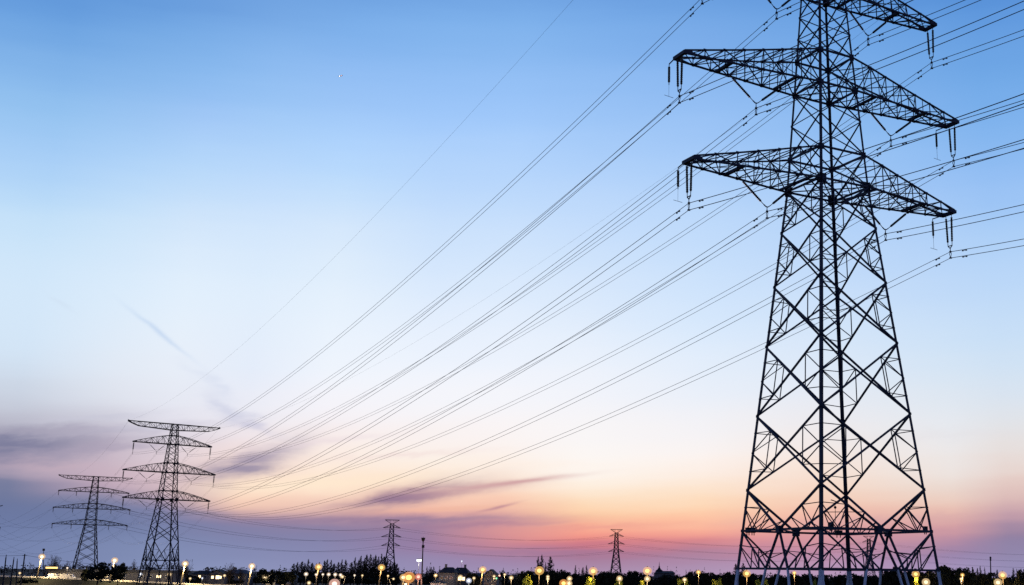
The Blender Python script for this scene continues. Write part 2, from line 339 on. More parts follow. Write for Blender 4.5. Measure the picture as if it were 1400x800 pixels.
# ------------------------------------------------------------------ lattice pylons
def Z(u): return u * S + EYE
def lattice(name, label, group, loc, psi, P, mats=('steel', 'steel_lit'), far=False):
    """P: lv big levels [z...], up small levels, half(z), r, arms, earth arm; everything in metres above ground"""
    T = empty(name, loc, psi, label, 'pylon', group)
    half = P['half']; r = P['r']
    sg = [(-1, 1), (-1, -1), (1, -1), (1, 1)]           # A far-left, B near, D right, C behind
    def pt(k, z): a = half(z); return Vector((sg[k % 4][0] * a, sg[k % 4][1] * a * r, z))
    zb = P['zpale']; ztop = P['ztop']; zk = P['zkink']
    W = P['w']
    for k in range(4):
        b = MB(); s0, s1 = sg[k]
        n1 = Vector((-s0, 0, 0)); n2 = Vector((0, -s1, 0))
        for za, zb2, w in ((zb, P['belt'], .28), (P['belt'], P['lv'][len(P['lv'])//2], .255), (P['lv'][len(P['lv'])//2], zk, .235), (zk, P['up'][len(P['up'])//2], .20), (P['up'][len(P['up'])//2], ztop, .17)):
            b.angle(pt(k, za), pt(k, zb2), w * W, n1, n2, .045 * W)
        # gusset plates where the braces land
        for z in P['lv'] + P['up'] + [P['belt']]:
            q = P['plate'].get(round(z, 3), .2) * W; p = pt(k, z)
            b.box(p + n1 * q * .28, q, .03, q * 1.15); b.box(p + n2 * q * .28, .03, q, q * 1.15)
        b.build('leg', mats[0], T)
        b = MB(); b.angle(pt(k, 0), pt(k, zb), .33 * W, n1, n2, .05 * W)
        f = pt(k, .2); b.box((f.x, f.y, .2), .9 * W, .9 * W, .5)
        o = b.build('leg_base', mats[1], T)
    # the four faces
    for k in range(4):
        b = MB(); hb = MB()
        lv = P['lv']
        for i in range(len(lv) - 1):
            z0, z1 = lv[i], lv[i+1]
            a0, a1 = pt(k, z0), pt(k, z1); c0, c1 = pt(k+1, z0), pt(k+1, z1)
            w = (.15 if z1 < P['zkink'] * .8 else .13) * W
            b.bar(a0, c1, w, w); b.bar(c0, a1, w, w)
            t = (a0 - c0).length / ((a0 - c0).length + (a1 - c1).length); X = a0.lerp(c1, t)
            if P['sub']:
                for (l0, l1) in ((a0, a1), (c0, c1)):
                    lowm = l0.lerp(X, .5); him = l1.lerp(X, .5); mid = l0.lerp(l1, .5)
                    q1 = l0.lerp(l1, .25); q3 = l0.lerp(l1, .77)
                    for p_, q_ in ((lowm, him), (lowm, q1), (him, q3), (lowm, mid), (him, mid)):
                        b.bar(p_, q_, .08 * W, .065 * W)
        up = P['up']
        for i in range(len(up) - 1):
            z0, z1 = up[i], up[i+1]
            a0, a1 = pt(k, z0), pt(k, z1); c0, c1 = pt(k+1, z0), pt(k+1, z1)
            b.bar(a0, c1, .11 * W, .09 * W); b.bar(c0, a1, .11 * W, .09 * W)
        # frame between the lowest node and the belt: inverted V on to the belt's middle
        z5, zbt = lv[0], P['belt']
        a5, c5, ab, cb = pt(k, z5), pt(k+1, z5), pt(k, zbt), pt(k+1, zbt); K = ab.lerp(cb, .5)
        b.bar(a5, K, .17 * W); b.bar(c5, K, .17 * W)
        for (l5, lb) in ((a5, ab), (c5, cb)):
            m1 = l5.lerp(K, .45); e1 = l5.lerp(lb, .42); m2 = l5.lerp(K, .72); e2 = lb.lerp(K, .30); e3 = lb.lerp(K, .5)
            for p_, q_ in ((m1, e1), (m1, e2), (m2, e3), (e1, e2), (m1, lb.lerp(K, .12)), (m2, e2)): b.bar(p_, q_, .08 * W, .065 * W)
        # below the belt: legs splay from the belt's middle, diagonals from its ends
        za = zb; A, C = pt(k, za), pt(k+1, za)
        P1, P2 = A.lerp(C, .37), A.lerp(C, .63)
        b.bar(K, P1, .17 * W); b.bar(K, P2, .17 * W); b.bar(ab, P1, .12 * W); b.bar(cb, P2, .12 * W)
        for (l, lb, Pn) in ((A, ab, P1), (C, cb, P2)):
            d1 = lb.lerp(Pn, .45); d2 = l.lerp(Pn, .5); e = l.lerp(lb, .62); d3 = lb.lerp(Pn, .72); n3 = l.lerp(Pn, .78)
            for p_, q_ in ((d1, e), (d1, d2), (e, d2), (d3, n3), (d1, n3), (K.lerp(Pn, .5), d3)): b.bar(p_, q_, .08 * W, .065 * W)
        b.bar(K.lerp(P1, .55), ab.lerp(P1, .6), .06 * W); b.bar(K.lerp(P2, .55), cb.lerp(P2, .6), .06 * W)
        for kk in (.5,): b.box(K, .5 * W, .5 * W, .62 * W, math.radians(90 * (k % 2)))
        b.build('bracing', mats[0], T)
        hb.bar(ab, cb, .16 * W, .18 * W)
        hb.build('belt_beam', mats[0], T)
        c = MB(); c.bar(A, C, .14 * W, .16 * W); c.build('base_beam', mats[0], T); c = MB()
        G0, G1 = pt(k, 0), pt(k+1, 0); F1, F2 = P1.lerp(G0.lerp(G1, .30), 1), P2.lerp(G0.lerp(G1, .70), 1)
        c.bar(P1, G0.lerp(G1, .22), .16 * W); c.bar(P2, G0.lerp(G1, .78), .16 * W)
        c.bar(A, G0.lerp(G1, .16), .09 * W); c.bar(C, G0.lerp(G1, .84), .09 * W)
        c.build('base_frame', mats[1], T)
    # plan bracing across the belt
    b = MB()
    Ks = [pt(k, P['belt']).lerp(pt(k+1, P['belt']), .5) for k in range(4)]
    for k in range(4): b.bar(Ks[k], Ks[(k+1) % 4], .1 * W)
    Kb = [pt(k, P['lv'][0]).lerp(pt(k+1, P['lv'][0]), .5) for k in range(4)]
    b.build('plan_bracing', mats[0], T)
    # cross-arms
    for (z0, z1, L, tv, n, us) in P['arms']:
        rb = MB()
        for k in range(4): rb.bar(pt(k, z1), pt(k+1, z1), .15 * W, .17 * W)
        rb.build('arm_ring', mats[0], T); rb = MB()
        for k in range(4): rb.bar(pt(k, z0), pt(k+1, z0), .15 * W, .17 * W)
        rb.bar(pt(0, z0), pt(2, z0), .09 * W); rb.bar(pt(1, z0), pt(3, z0), .09 * W)
        Mz = [pt(k, z0).lerp(pt(k+1, z0), .5) for k in range(4)]
        for k in range(4): rb.bar(Mz[k], Mz[(k+1) % 4], .08 * W)
        rb.build('arm_ring', mats[0], T)
        for sd in (-1, 1):
            b = MB(); a0 = half(z0); a1 = half(z1)
            lo = {}; hi = {}
            for fv in (-1, 1):
                for i in range(n + 1):
                    t = i / n
                    u = a0 + (L - a0) * t; v = a0 * r + (tv - a0 * r) * t
                    lo[fv, i] = Vector((sd * u, fv * v, z0))
                    u1 = a1 + (L - a1) * t; v1 = a1 * r + (tv - a1 * r) * t
                    hz = z1 - (z1 - z0 - .28) * t + P.get('arch', .06) * math.sin(math.pi * t ** .8) * (z1 - z0)
                    hi[fv, i] = Vector((sd * (u1 * .35 + u * .65), fv * (v1 * .35 + v * .65), hz)) if i else Vector((sd * a1, fv * a1 * r, z1))
            cw = .15 * W; ww = .07 * W
            for fv in (-1, 1):
                for i in range(n):
                    b.bar(lo[fv, i], lo[fv, i+1], cw); b.bar(hi[fv, i], hi[fv, i+1], cw * .9)
                    if i: b.bar(lo[fv, i], hi[fv, i], ww)
                    if i % 2 == 0: b.bar(lo[fv, i], hi[fv, i+1], ww * 1.2)
                    else: b.bar(hi[fv, i], lo[fv, i+1], ww * 1.2)
                    if P['sub'] and i < n - 2 :   # redundant members in the deeper panels
                        m_ = (lo[fv, i].lerp(hi[fv, i+1], .5) if i % 2 == 0 else hi[fv, i].lerp(lo[fv, i+1], .5))
                        b.bar(m_, lo[fv, i].lerp(lo[fv, i+1], .5), ww * .7); b.bar(m_, hi[fv, i].lerp(hi[fv, i+1], .5), ww * .7)
                        if i % 2: b.bar(m_, hi[fv, i+1].lerp(lo[fv, i+1], .5), ww * .6)
                    if P['sub']: b.box(lo[fv, i] if i else lo[fv, 1], .26 * W, .04, .3 * W)
                    if P['sub'] and i: b.box(hi[fv, i], .3 * W, .04, .26 * W)
            for i in range(n):
                if i:
                    b.bar(lo[-1, i], lo[1, i], ww * 1.1); b.bar(hi[-1, i], hi[1, i], ww * 1.1)
                    if i < n - 1: b.bar(lo[-1, i], hi[1, i], ww * .8)
                s_ = 1 if i % 2 else -1
                b.bar(lo[s_, i], lo[-s_, i+1], ww); b.bar(lo[-s_, i], lo[s_, i+1], ww)
                b.bar(hi[s_, i], hi[-s_, i+1], ww); 
                if P['sub'] and i < 4: b.bar(hi[-s_, i], hi[s_, i+1], ww)
            # blunt end and its plate
            e0, e1 = lo[-1, n], lo[1, n]
            b.bar(e0 + Vector((0, -.12, .1)), e1 + Vector((0, .12, .1)), .3 * W, .32 * W)
            for fv in (-1, 1): b.bar(lo[fv, n] + Vector((0, 0, .15)), lo[fv, n].lerp(lo[fv, n-1], .38) + Vector((0, 0, .15)), .18 * W, .26 * W)
            # hanger beams that carry the V strings
            for uu, ww_ in us:
                t = (uu - a0) / (L - a0); v = a0 * r + (tv - a0 * r) * t
                b.bar((sd * uu, -v, z0), (sd * uu, v, z0), .3 * W * ww_, .26 * W * ww_)
            b.build('crossarm', mats[0], T)
    # earth-wire arm at the very top: flat above, rising underneath to the tips
    z0, z1, L, tv, n = P['earth']
    for sd in (-1, 1):
        b = MB(); lo = {}; hi = {}; a0 = half(z0); a1 = half(z1)
        for fv in (-1, 1):
            for i in range(n + 1):
                t = i / n; v = a0 * r + (tv - a0 * r) * t; u = a0 + (L - a0) * t
                hi[fv, i] = Vector((sd * u, fv * v, z1)); drop = (z1 - z0) * (1 - .35 * t if t < .78 else (1 - .35 * .78) * (1 - (t - .78) / .22 * .85))
                lo[fv, i] = Vector((sd * u, fv * v, z1 - drop))
        ww = .075 * W
        for fv in (-1, 1):
            for i in range(n):
                b.bar(lo[fv, i], lo[fv, i+1], .14 * W); b.bar(hi[fv, i], hi[fv, i+1], .14 * W)
                if i: b.bar(lo[fv, i], hi[fv, i], ww)
                b.bar(*( (lo[fv, i], hi[fv, i+1]) if i % 2 else (hi[fv, i], lo[fv, i+1])), ww)
        for i in range(n):
            b.bar(lo[-1, i+1], lo[1, i+1], ww); b.bar(hi[-1, i+1], hi[1, i+1], ww); b.bar(hi[-1, i], hi[1, i+1], ww); b.bar(lo[1, i], lo[-1, i+1], ww)
        b.bar(hi[-1, n], hi[1, n] , .3 * W)
        b.bar(hi[1, n], hi[1, n] + Vector((sd * .1, 0, .5)), .12 * W)
        b.build('earth_wire_arm', mats[0], T)
    for z in (z0, z1):
        rb = MB()
        for k in range(4): rb.bar(pt(k, z), pt(k+1, z), .14 * W)
        rb.build('top_ring', mats[0], T)
    return T

zz = {'base': .6316, 'belt': 3.6018, 'L5': 6.8612, 'L4': 12.9037, 'L3': 18.7297, 'L2': 23.8493, 'L1': 28.5802, 'L0': 32.2677, 'BU': 35.139, 'M1': 38.2304, 'ML': 41.1314, 'MU': 44.2531, 'U1': 46.3967, 'U2': 48.4747, 'TL': 50.467, 'TU': 53.35, 'V1': 55.2, 'TT': 57.2}
Zm = {k: Z(v) for k, v in zz.items()}
def mk_half(shift=0.0):
    z0 = Zm['L0'] - shift
    def half(z): return (2.5483 * S + .10287 * (z0 - z)) if z < z0 else (2.5483 * S - .0617 * (z - z0))
    return half
def suspension_P(shift_u, lowest, sub=True, w=1.0, belt=None, pale=None):
    sh = shift_u * S; q = {k: v - sh for k, v in Zm.items()}
    lv = [q[k] for k in ('L5', 'L4', 'L3', 'L2', 'L1', 'L0')]
    lv = lv[lowest:]
    P = dict(half=mk_half(sh), r=.9555, lv=lv, up=[q[k] for k in ('L0', 'BU', 'M1', 'ML', 'MU', 'U1', 'U2', 'TL', 'TU', 'V1', 'TT')],
             belt=belt if belt is not None else q['belt'], zpale=pale if pale is not None else q['base'], ztop=q['TT'], zkink=q['L0'], sub=sub, w=w, plate={})
    for k, s_ in (('L0', .8), ('ML', .55), ('MU', .55), ('BU', .5), ('TL', .5), ('L1', .26), ('L5', .26), ('belt', .22)): P['plate'][round(q[k], 3)] = s_
    P['arms'] = [(q['L0'], q['BU'], 13.95 * S, .77 * S, 6, ((9.6 * S, 1), (3.35 * S, .8))), (q['ML'], q['MU'], 14.88 * S, .77 * S, 7, ((10.6 * S, 1), (4.3 * S, .8))), (q['TL'], q['TU'], 12.75 * S, .70 * S, 6, ((8.0 * S, 1), (2.6 * S, .8)))]
    P['arch'] = -.03 if sub else .07
    P['earth'] = (q['V1'], q['TT'], 15.1 * S, .45 * S, 8)
    return P
PSI1 = .527086
L1 = Vector((14.3403 * S, 100 * S, 0))
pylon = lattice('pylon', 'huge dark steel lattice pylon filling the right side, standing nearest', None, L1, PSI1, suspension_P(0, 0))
PSI2 = .70; L2 = Vector((-162.306 * S, 412.138 * S, 0)); SH2 = 9.6685
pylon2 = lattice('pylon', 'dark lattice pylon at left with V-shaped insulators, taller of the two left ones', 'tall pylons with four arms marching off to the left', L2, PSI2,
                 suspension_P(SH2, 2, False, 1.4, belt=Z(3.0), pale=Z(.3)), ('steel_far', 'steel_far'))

def loc2w(L, psi, u, v, z):
    c, s = math.cos(psi), math.sin(psi); return Vector((L.x + u * c - v * s, L.y + u * s + v * c, z))
def wm(u, v, z): return loc2w(L1, PSI1, u * S, v * S, Z(z))
def w2(u, v, z): return loc2w(L2, PSI2, u * S, v * S, Z(z - SH2))

# things bolted on the belt of the near pylon
for px, py, wd, hg, key in ((1022.6, 725, .34, .42, 'left of the pair beside the left leg'), (1029.5, 725, .34, .42, 'right of the pair beside the left leg'), (1136, 718.5, .36, .5, 'tall, under the small camera'), (1146.5, 728.5, .6, .4, 'widest, between the middle legs'), (1265, 723.5, .3, .46, 'beside the right leg')):
    Yd = {1022.6: 101.2, 1029.5: 101.0, 1136: 96.6, 1146.5: 103.2, 1265: 103.3}[px] * S
    p = at(px, py, Yd); e = empty('equipment_box', p, PSI1, 'small dark box on the big pylon belt, ' + key, 'equipment box', 'small boxes on the belt of the nearest pylon')
    b = MB(); b.box((0, 0, 0), wd * S, .3 * S, hg * S); b.build('housing', 'box', e)
    b = MB(); b.box((0, -.17 * S, 0), wd * S * .8, .03, hg * S * .78); b.build('door', 'box', e)
    
    for q_ in (-1, 1):
        b = MB(); b.bar((q_ * wd * .3 * S, 0, -hg * .5 * S), (q_ * wd * .3 * S, 0, -hg * .5 * S - .22), .06); b.build('bracket', 'box', e)
p = at(1142.3, 713, 96.6 * S); e = empty('monitoring_camera', p, 0, 'small ball camera on a rod with a tilted panel above it, on the big pylon', 'camera')
k_ = 96.6 * S / F
b = MB(); b.tube([(0, 0, 0), (0, 0, 18 * k_)], .025, 6); b.tube([(0, 0, 18 * k_), (-.02, 0, 26 * k_)], .02, 6); b.build('rod', 'box', e)
b = MB(); b.ball((0, 0, 18.5 * k_), 1.9 * k_, 12, 8); b.build('camera_ball', 'box', e)
b = MB(); b.bar((-5.5 * k_, 0, 28.5 * k_), (5 * k_, 0, 25 * k_), .35, .05); b.build('solar_panel', 'box', e)

# ------------------------------------------------------------------ insulators and conductors
def shed_string(b, p, q, r=.12, n=14):
    p = Vector(p); q = Vector(q); L = (q - p).length; pts = []; rad = []
    e = .12
    pts += [p, p.lerp(q, e)]; rad += [.035, .035]
    for i in range(n):
        t0 = e + (1 - 2 * e) * i / n; t1 = e + (1 - 2 * e) * (i + .55) / n; t2 = e + (1 - 2 * e) * (i + .99) / n
        pts += [p.lerp(q, t0), p.lerp(q, t0 + .0015), p.lerp(q, t1), p.lerp(q, t2)]; rad += [r * .55, r, r * .8, r * .55]
    pts += [p.lerp(q, 1 - e), q]; rad += [.035, .035]
    b.tube(pts, rad, 8)
LVL = {'lower': dict(L=13.93, zt=32.27, zc=28.18, vo=9.6, vi=3.3, vc=6.34, yo=29.62, zcv=28.72),
       'middle': dict(L=14.88, zt=41.15, zc=37.08, vo=10.6, vi=4.3, vc=7.35, yo=38.58, zcv=37.62),
       'upper': dict(L=12.72, zt=50.45, zc=46.38, vo=8.0, vi=2.35, vc=5.1, yo=47.8, zcv=46.92)}
TW = .58
def istring(W, d, sd, label, group, R=.1, det=True, psi=0):
    """double vertical string at an arm tip"""
    o = empty('insulator_string', W(sd * d['L'], 0, d['zt']), 0, label, 'insulator', group)
    org = o.location.copy()
    for v in (-.36, .36):
        b = MB(); shed_string(b, W(sd * d['L'], v, d['zt']) - org, W(sd * d['L'], v * .72, d['zt'] - 2.95) - org, R, 14 if det else 5); b.build('disc_string', 'insul', o)
    b = MB(); w_ = .07 if det else .06
    y0 = W(sd * d['L'], -.27, d['zt'] - 2.95) - org; y1 = W(sd * d['L'], .27, d['zt'] - 2.95) - org; yb = W(sd * d['L'], 0, d['zt'] - 3.2) - org
    b.bar(y0, yb, w_); b.bar(yb, y1, w_); b.bar(y0, y1, w_); b.build('yoke_plate', 'steel', o)
    ring(W, sd * d['L'], d['zt'] - 3.2, d['zc'], o, org)
    return o
def ring(W, u, ztop, zlow, o, org):
    b = MB(); z1 = zlow + TW
    t = W(u, 0, ztop) - org; lo = W(u, 0, zlow) - org; h = W(u, 0, (z1 + zlow) / 2 + .1) - org
    dv = (W(u, .12, 0) - W(u, 0, 0))
    b.bar(t, W(u, 0, z1) - org + dv * .3, .06); b.bar(t, W(u, 0, z1) - org - dv * .3, .05)
    b.bar(W(u, 0, z1) - org, h + dv, .05); b.bar(h + dv, lo, .05); b.bar(W(u, 0, z1) - org, h - dv, .05); b.bar(h - dv, lo, .05)
    b.box(W(u, 0, z1) - org, .22, .22, .1); b.box(lo, .26, .22, .1)
    b.build('clamp', 'steel', o)
def vstring(W, d, sd, label, group, R=.085, det=True):
    o = empty('insulator_string', W(sd * d['vc'], 0, d['yo']), 0, label, 'insulator', group); org = o.location.copy()
    yo = d['yo']; vc = d['vc']
    for side, u0 in ((1, d['vo']), (-1, d['vi'])):
        e = W(sd * (vc + side * .32), 0, yo + .22) - org; t = W(sd * u0, 0, d['zt'] - .1) - org
        m_ = t.lerp(e, .2)
        b = MB(); b.bar(t, m_, .06); shed_string(b, m_, e, R, 14 if det else 5)
        if det and side == sd: b.ball(m_, .16, 8, 6)
        b.build('disc_string', 'insul', o)
    b = MB()
    a1 = W(sd * (vc + .32), 0, yo + .22) - org; a2 = W(sd * (vc - .32), 0, yo + .22) - org; z_ = Vector((0, 0, 0))
    b.bar(a1, z_ + (a1 - z_) * .3 * 1, .08); b.bar(a1 * .3, a2 * .3, .09); b.bar(a2, a2 * .3, .08); b.build('yoke_plate', 'steel', o)
    ring(W, sd * vc, yo, d['zcv'], o, org)
    return o
SIDE = {-1: 'left', 1: 'right'}
for who, W, det in (('big right pylon', wm, True), ('tall left pylon', w2, False)):
    for lv, d in LVL.items():
        for sd in (-1, 1):
            istring(W, d, sd, f'double insulator string hanging from the {SIDE[sd]} tip of the {lv} arm, {who}', 'insulator strings of the ' + who, .12, det)
            vstring(W, d, sd, f'V-shaped insulator under the {SIDE[sd]} half of the {lv} arm, {who}', 'insulator strings of the ' + who, .12, det)
for lv in ('lower', 'middle'):
    for sd in (-1, 1):
        d = LVL[lv]; o = empty('jumper_insulator', wm(sd * d['L'], 1.9, d['zt']), 0, f'single short insulator with a thin rod behind the {SIDE[sd]} tip of the {lv} arm', 'insulator', 'short single insulators behind the arm tips'); org = o.location.copy()
        us = d['L'] - .15; e = 1.95
        b = MB(); b.bar(wm(sd * d['L'], .75, d['zt'] + .1) - org, wm(sd * us, e, d['zt'] + .05) - org, .08); b.build('outrigger', 'steel', o)
        b = MB(); shed_string(b, wm(sd * us, e, d['zt']) - org, wm(sd * us, e, d['zt'] - 1.8) - org, .125, 12); b.build('disc_string', 'insul', o)
        b = MB(); b.bar(wm(sd * us, e, d['zt'] - 1.8) - org, wm(sd * us, e, d['zt'] - 2.8) - org, .022); b.bar(wm(sd * us - .42, e, d['zt'] - 2.78) - org, wm(sd * us + .42, e, d['zt'] - 2.86) - org, .03); b.build('rod', 'cable', o)

def span(P, Q, sag, n=56):
    return [P.lerp(Q, i / n) - Vector((0, 0, 4 * sag * (i / n) * (1 - i / n))) for i in range(n + 1)]
def cable(pts, rad, label, group, k=5, damp=()):
    b = MB(); org = pts[0]; b.tube([p - org for p in pts], rad, k, True)
    o = b.build('power_line', 'cable', None, True, loc=org); tag(o, label, 'cable', group)
    for s0 in damp:   # vibration damper clipped on below the wire
        L = 0
        for a, c in zip(pts, pts[1:]):
            l = (c - a).length
            if L + l >= s0:
                p = a.lerp(c, (s0 - L) / l); dr = (c - a).normalized(); break
            L += l
        x = MB(); q = p - org - Vector((0, 0, .1))
        x.bar(p - org, q, .06); x.bar(q - dr * .22, q + dr * .22, .03)
        x.bar(q - dr * .3, q - dr * .14, .1); x.bar(q + dr * .14, q + dr * .3, .1)
        x.build('damper', 'steel', o)
    return o
def phase_pts():
    for lv, d in LVL.items():
        for sd in (-1, 1):
            yield lv, SIDE[sd] + ' tip', sd * d['L'], d['zc']
            yield lv, SIDE[sd] + ' V insulator', sd * d['vc'], d['zcv']
DPSI, SL, CC = .0506, -.0888, .0009
def near_span(u, z, T=60, n=40):
    out = []
    for i in range(n + 1):
        t = T * i / n; out.append(wm(u + math.sin(DPSI) * t, -math.cos(DPSI) * t, z + SL * t + CC * t * t))
    return out
PSI3 = .565; L3_ = Vector((-294.5 * S, 650 * S, 0))
def w3(u, v, z): return loc2w(L3_, PSI3, u * S, v * S, Z(z))
T3 = dict(upper=(39.096, 16.87), middle=(30.513, 18.39), lower=(22.291, 17.94), earth=(47.1, 17.67))
for lv, pos, u, z in phase_pts():
    for tw, dz in (('bottom', 0), ('top', TW)):
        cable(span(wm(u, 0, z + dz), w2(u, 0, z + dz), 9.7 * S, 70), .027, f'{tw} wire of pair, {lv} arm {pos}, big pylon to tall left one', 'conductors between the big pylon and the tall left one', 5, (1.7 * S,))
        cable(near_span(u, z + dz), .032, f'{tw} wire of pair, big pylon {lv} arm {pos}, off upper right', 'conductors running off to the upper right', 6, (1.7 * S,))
        z3, l3 = T3[lv]; sd = 1 if u > 0 else -1
        u3 = sd * l3 * (1 if 'tip' in pos else .5)
        cable(span(w2(u, 0, z + dz), w3(u3, 0, z3 - 2.6 + dz), 9.0 * S, 40), .02, f'{tw} wire of pair, {lv} arm {pos}, tall to short left pylon', 'conductors between the two left pylons', 4)
for sd in (-1, 1):
    cable(span(wm(sd * 15.1, 0, 57.2), w2(sd * 15.1, 0, 57.2), 8.2 * S, 70), .011, f'thin earth wire from the {SIDE[sd]} end of the top arm to tall left pylon', 'earth wires', 5)
    cable(near_span(sd * 15.1, 57.2), .02, f'thin earth wire off the {SIDE[sd]} end of the top arm toward upper right', 'earth wires', 5)
    cable(span(w2(sd * 15.1, 0, 57.2), w3(sd * 17.67, 0, 47.1), 7 * S, 40), .02, f'thin earth wire from tall to short left pylon, {SIDE[sd]} end', 'earth wires', 4)

# ------------------------------------------------------------------ the shorter left pylon, an angle tower
def angle_P(w=1.0):
    zu, zm_, zl, ze = Z(39.1), Z(30.5), Z(22.3), Z(47.1)
    def half(z): return (1.35 + (ze - z) * .052) * S if z > zl else (1.35 + (ze - zl) * .052) * S + (zl - z) * .125
    lv = [Z(3.5), Z(8.5), Z(13.2), Z(17.2), Z(20.2), zl]
    up = [zl, Z(24.9), Z(27.7), zm_, Z(33.2), Z(36.2), zu, Z(41.6), Z(44.9), ze + 0]
    up[-1] = ze
    return dict(arch=.10, half=half, r=1.0, lv=lv, up=up, belt=Z(.8), zpale=Z(-3.5), ztop=ze, zkink=zl, sub=False, w=w, plate={},
                arms=[(zl, Z(24.9), 17.9 * S, .6, 7, ()), (zm_, Z(33.2), 18.4 * S, .6, 7, ()), (zu, Z(41.6), 16.9 * S, .6, 6, ())], earth=(Z(44.9), ze, 17.7 * S, .4, 8))
def angle_pylon(label, L, psi, W3, grp):
    T = lattice('pylon', label, grp, L, psi, angle_P(1.7), ('steel_far', 'steel_far'))
    for lv in ('upper', 'middle', 'lower'):
        z, l = T3[lv]
        for u in (-l, -l * .5, l * .5, l):
            b = MB(); inv = lambda P: Vector((P[0] * S, P[1] * S, Z(P[2])))
            shed_string(b, inv((u, 0, z)), inv((u, 0, z - 2.4)), .12, 4)
            b.tube([inv((u, 0, z)), inv((u - .1, 1.6, z - .35))], .1, 6); b.tube([inv((u, 0, z)), inv((u, -1.6, z - .35))], .1, 6)
            b.tube([inv((u, 1.6, z - .35)), inv((u, 1, z - 1.9)), inv((u, 0, z - 2.5)), inv((u, -1, z - 1.9)), inv((u, -1.6, z - .35))], .04, 4)
            b.build('strain_insulator', 'insul', T)
    return T
GP = 'tall pylons with four arms marching off to the left'
angle_pylon('shorter dark lattice pylon with arched arms, far left of the picture', L3_, PSI3, w3, GP)
L4 = Vector((at(-33.5, 700, 960 * S).x, 960 * S, 0)); PSI4 = .42
angle_pylon('distant lattice pylon cut by the left edge, only its arm tips showing', L4, PSI4, None, GP)
def w4(u, v, z): return loc2w(L4, PSI4, u * S, v * S, Z(z))
for lv in ('upper', 'middle', 'lower'):
    z, l = T3[lv]
    for nm, u in (('left tip', -l), ('left middle', -l * .5), ('right middle', l * .5), ('right tip', l)):
        if nm.startswith('left') or lv != 'x':
            cable(span(w3(u, 1.6, z - .35), w4(u, -1.6, z - .35), 13 * S, 40), .035, f'sagging cable, short left pylon {lv} arm {nm}, to left edge', 'cables going out past the left edge', 4)

# ------------------------------------------------------------------ the far line of pylons with flat-topped heads
def small_pylon(label, px, ytop, dist, psi, H=None):
    p = at(px, ytop, dist * S); L = Vector((p.x, p.y, 0)); Ht = p.z
    T = empty('pylon', L, psi, label, 'pylon', 'far pylons with a flat top')
    k = Ht / 56.0
    zs = dict(top=Ht, neck=Ht - 3.2 * k, a1=Ht - 6.4 * k, a2=Ht - 14.6 * k, a3=Ht - 22.6 * k)
    def half(z): return (1.5 + (zs['neck'] - z) * .045) if z > zs['a3'] else (1.5 + (zs['neck'] - zs['a3']) * .045) + (zs['a3'] - z) * .125
    def pt(i, z): a = half(z) * k; s0, s1 = ((-1, 1), (-1, -1), (1, -1), (1, 1))[i % 4]; return Vector((s0 * a, s1 * a, z))
    for i in range(4):
        b = MB(); b.bar(pt(i, 0), pt(i, zs['a3']), .75); b.bar(pt(i, zs['a3']), pt(i, zs['neck']), .65); b.build('leg', 'steel_far', T)
    lv = [1, 9, 16, 22, 27]; lv = [z * k for z in lv]; lv = [z for z in lv if z < zs['a3'] - 3] + [zs['a3'], (zs['a3'] + zs['a2']) / 2, zs['a2'], (zs['a1'] + zs['a2']) / 2, zs['a1'], zs['neck']]
    for i in range(4):
        b = MB()
        for z0, z1 in zip(lv, lv[1:]): b.bar(pt(i, z0), pt(i+1, z1), .4); b.bar(pt(i+1, z0), pt(i, z1), .4); b.bar(pt(i, z1), pt(i+1, z1), .35)
        b.build('bracing', 'steel_far', T)
    b = MB(); w = 6.6 * k; n0 = zs['neck']
    for v in (-.6, .6):
        b.bar((-w, v, Ht), (w, v, Ht), .5)
        for sd in (-1, 1):
            b.bar((sd * w, v, Ht), (sd * 1.4 * k, v, n0), .3)
            for j in range(1, 5): b.bar((sd * w * j / 5, v, Ht), (sd * (1.4 * k + (w - 1.4 * k) * (j - .5) / 5), v, n0 + (Ht - n0) * (j - .5) / 5), .16)
    b.build('head_frame', 'steel_far', T)
    for key, La in (('a1', 8.0), ('a2', 9.2), ('a3', 8.6)):
        z = zs[key]
        for sd in (-1, 1):
            b = MB(); a = half(z) * k; La_ = La * k
            for v in (-1, 1):
                b.bar((sd * a, v * a, z), (sd * La_, 0, z - .9 * k), .45); b.bar((sd * a, v * a, z + 2.0 * k), (sd * La_, 0, z - .9 * k), .4)
                b.bar((sd * (a + La_) * .5, v * a * .5, z - .4), (sd * (a + (La_ - a) * .25), v * a * .75, z + 1.4 * k), .15)
            b.build('crossarm', 'steel_far', T)
    return L, psi, k, zs
f5 = small_pylon('hazy lattice pylon with a flat head behind the row of pointed trees', 536.5, 711, 1000, .25)
f6 = small_pylon('small far lattice pylon with a flat head against the red glow', 843, 724, 1240, .15)
f7 = small_pylon('faint tiny lattice pylon seen through the legs of the big pylon', 1187.5, 733, 1440, .08)
f8p = at(1560, 742, 1700 * S); 
def armpt(f, key, sd):
    L, psi, k, zs = f; La = {'a1': 8.0, 'a2': 9.2, 'a3': 8.6}[key] * k
    return loc2w(L, psi, sd * La, 0, zs[key] - 1.0 * k)
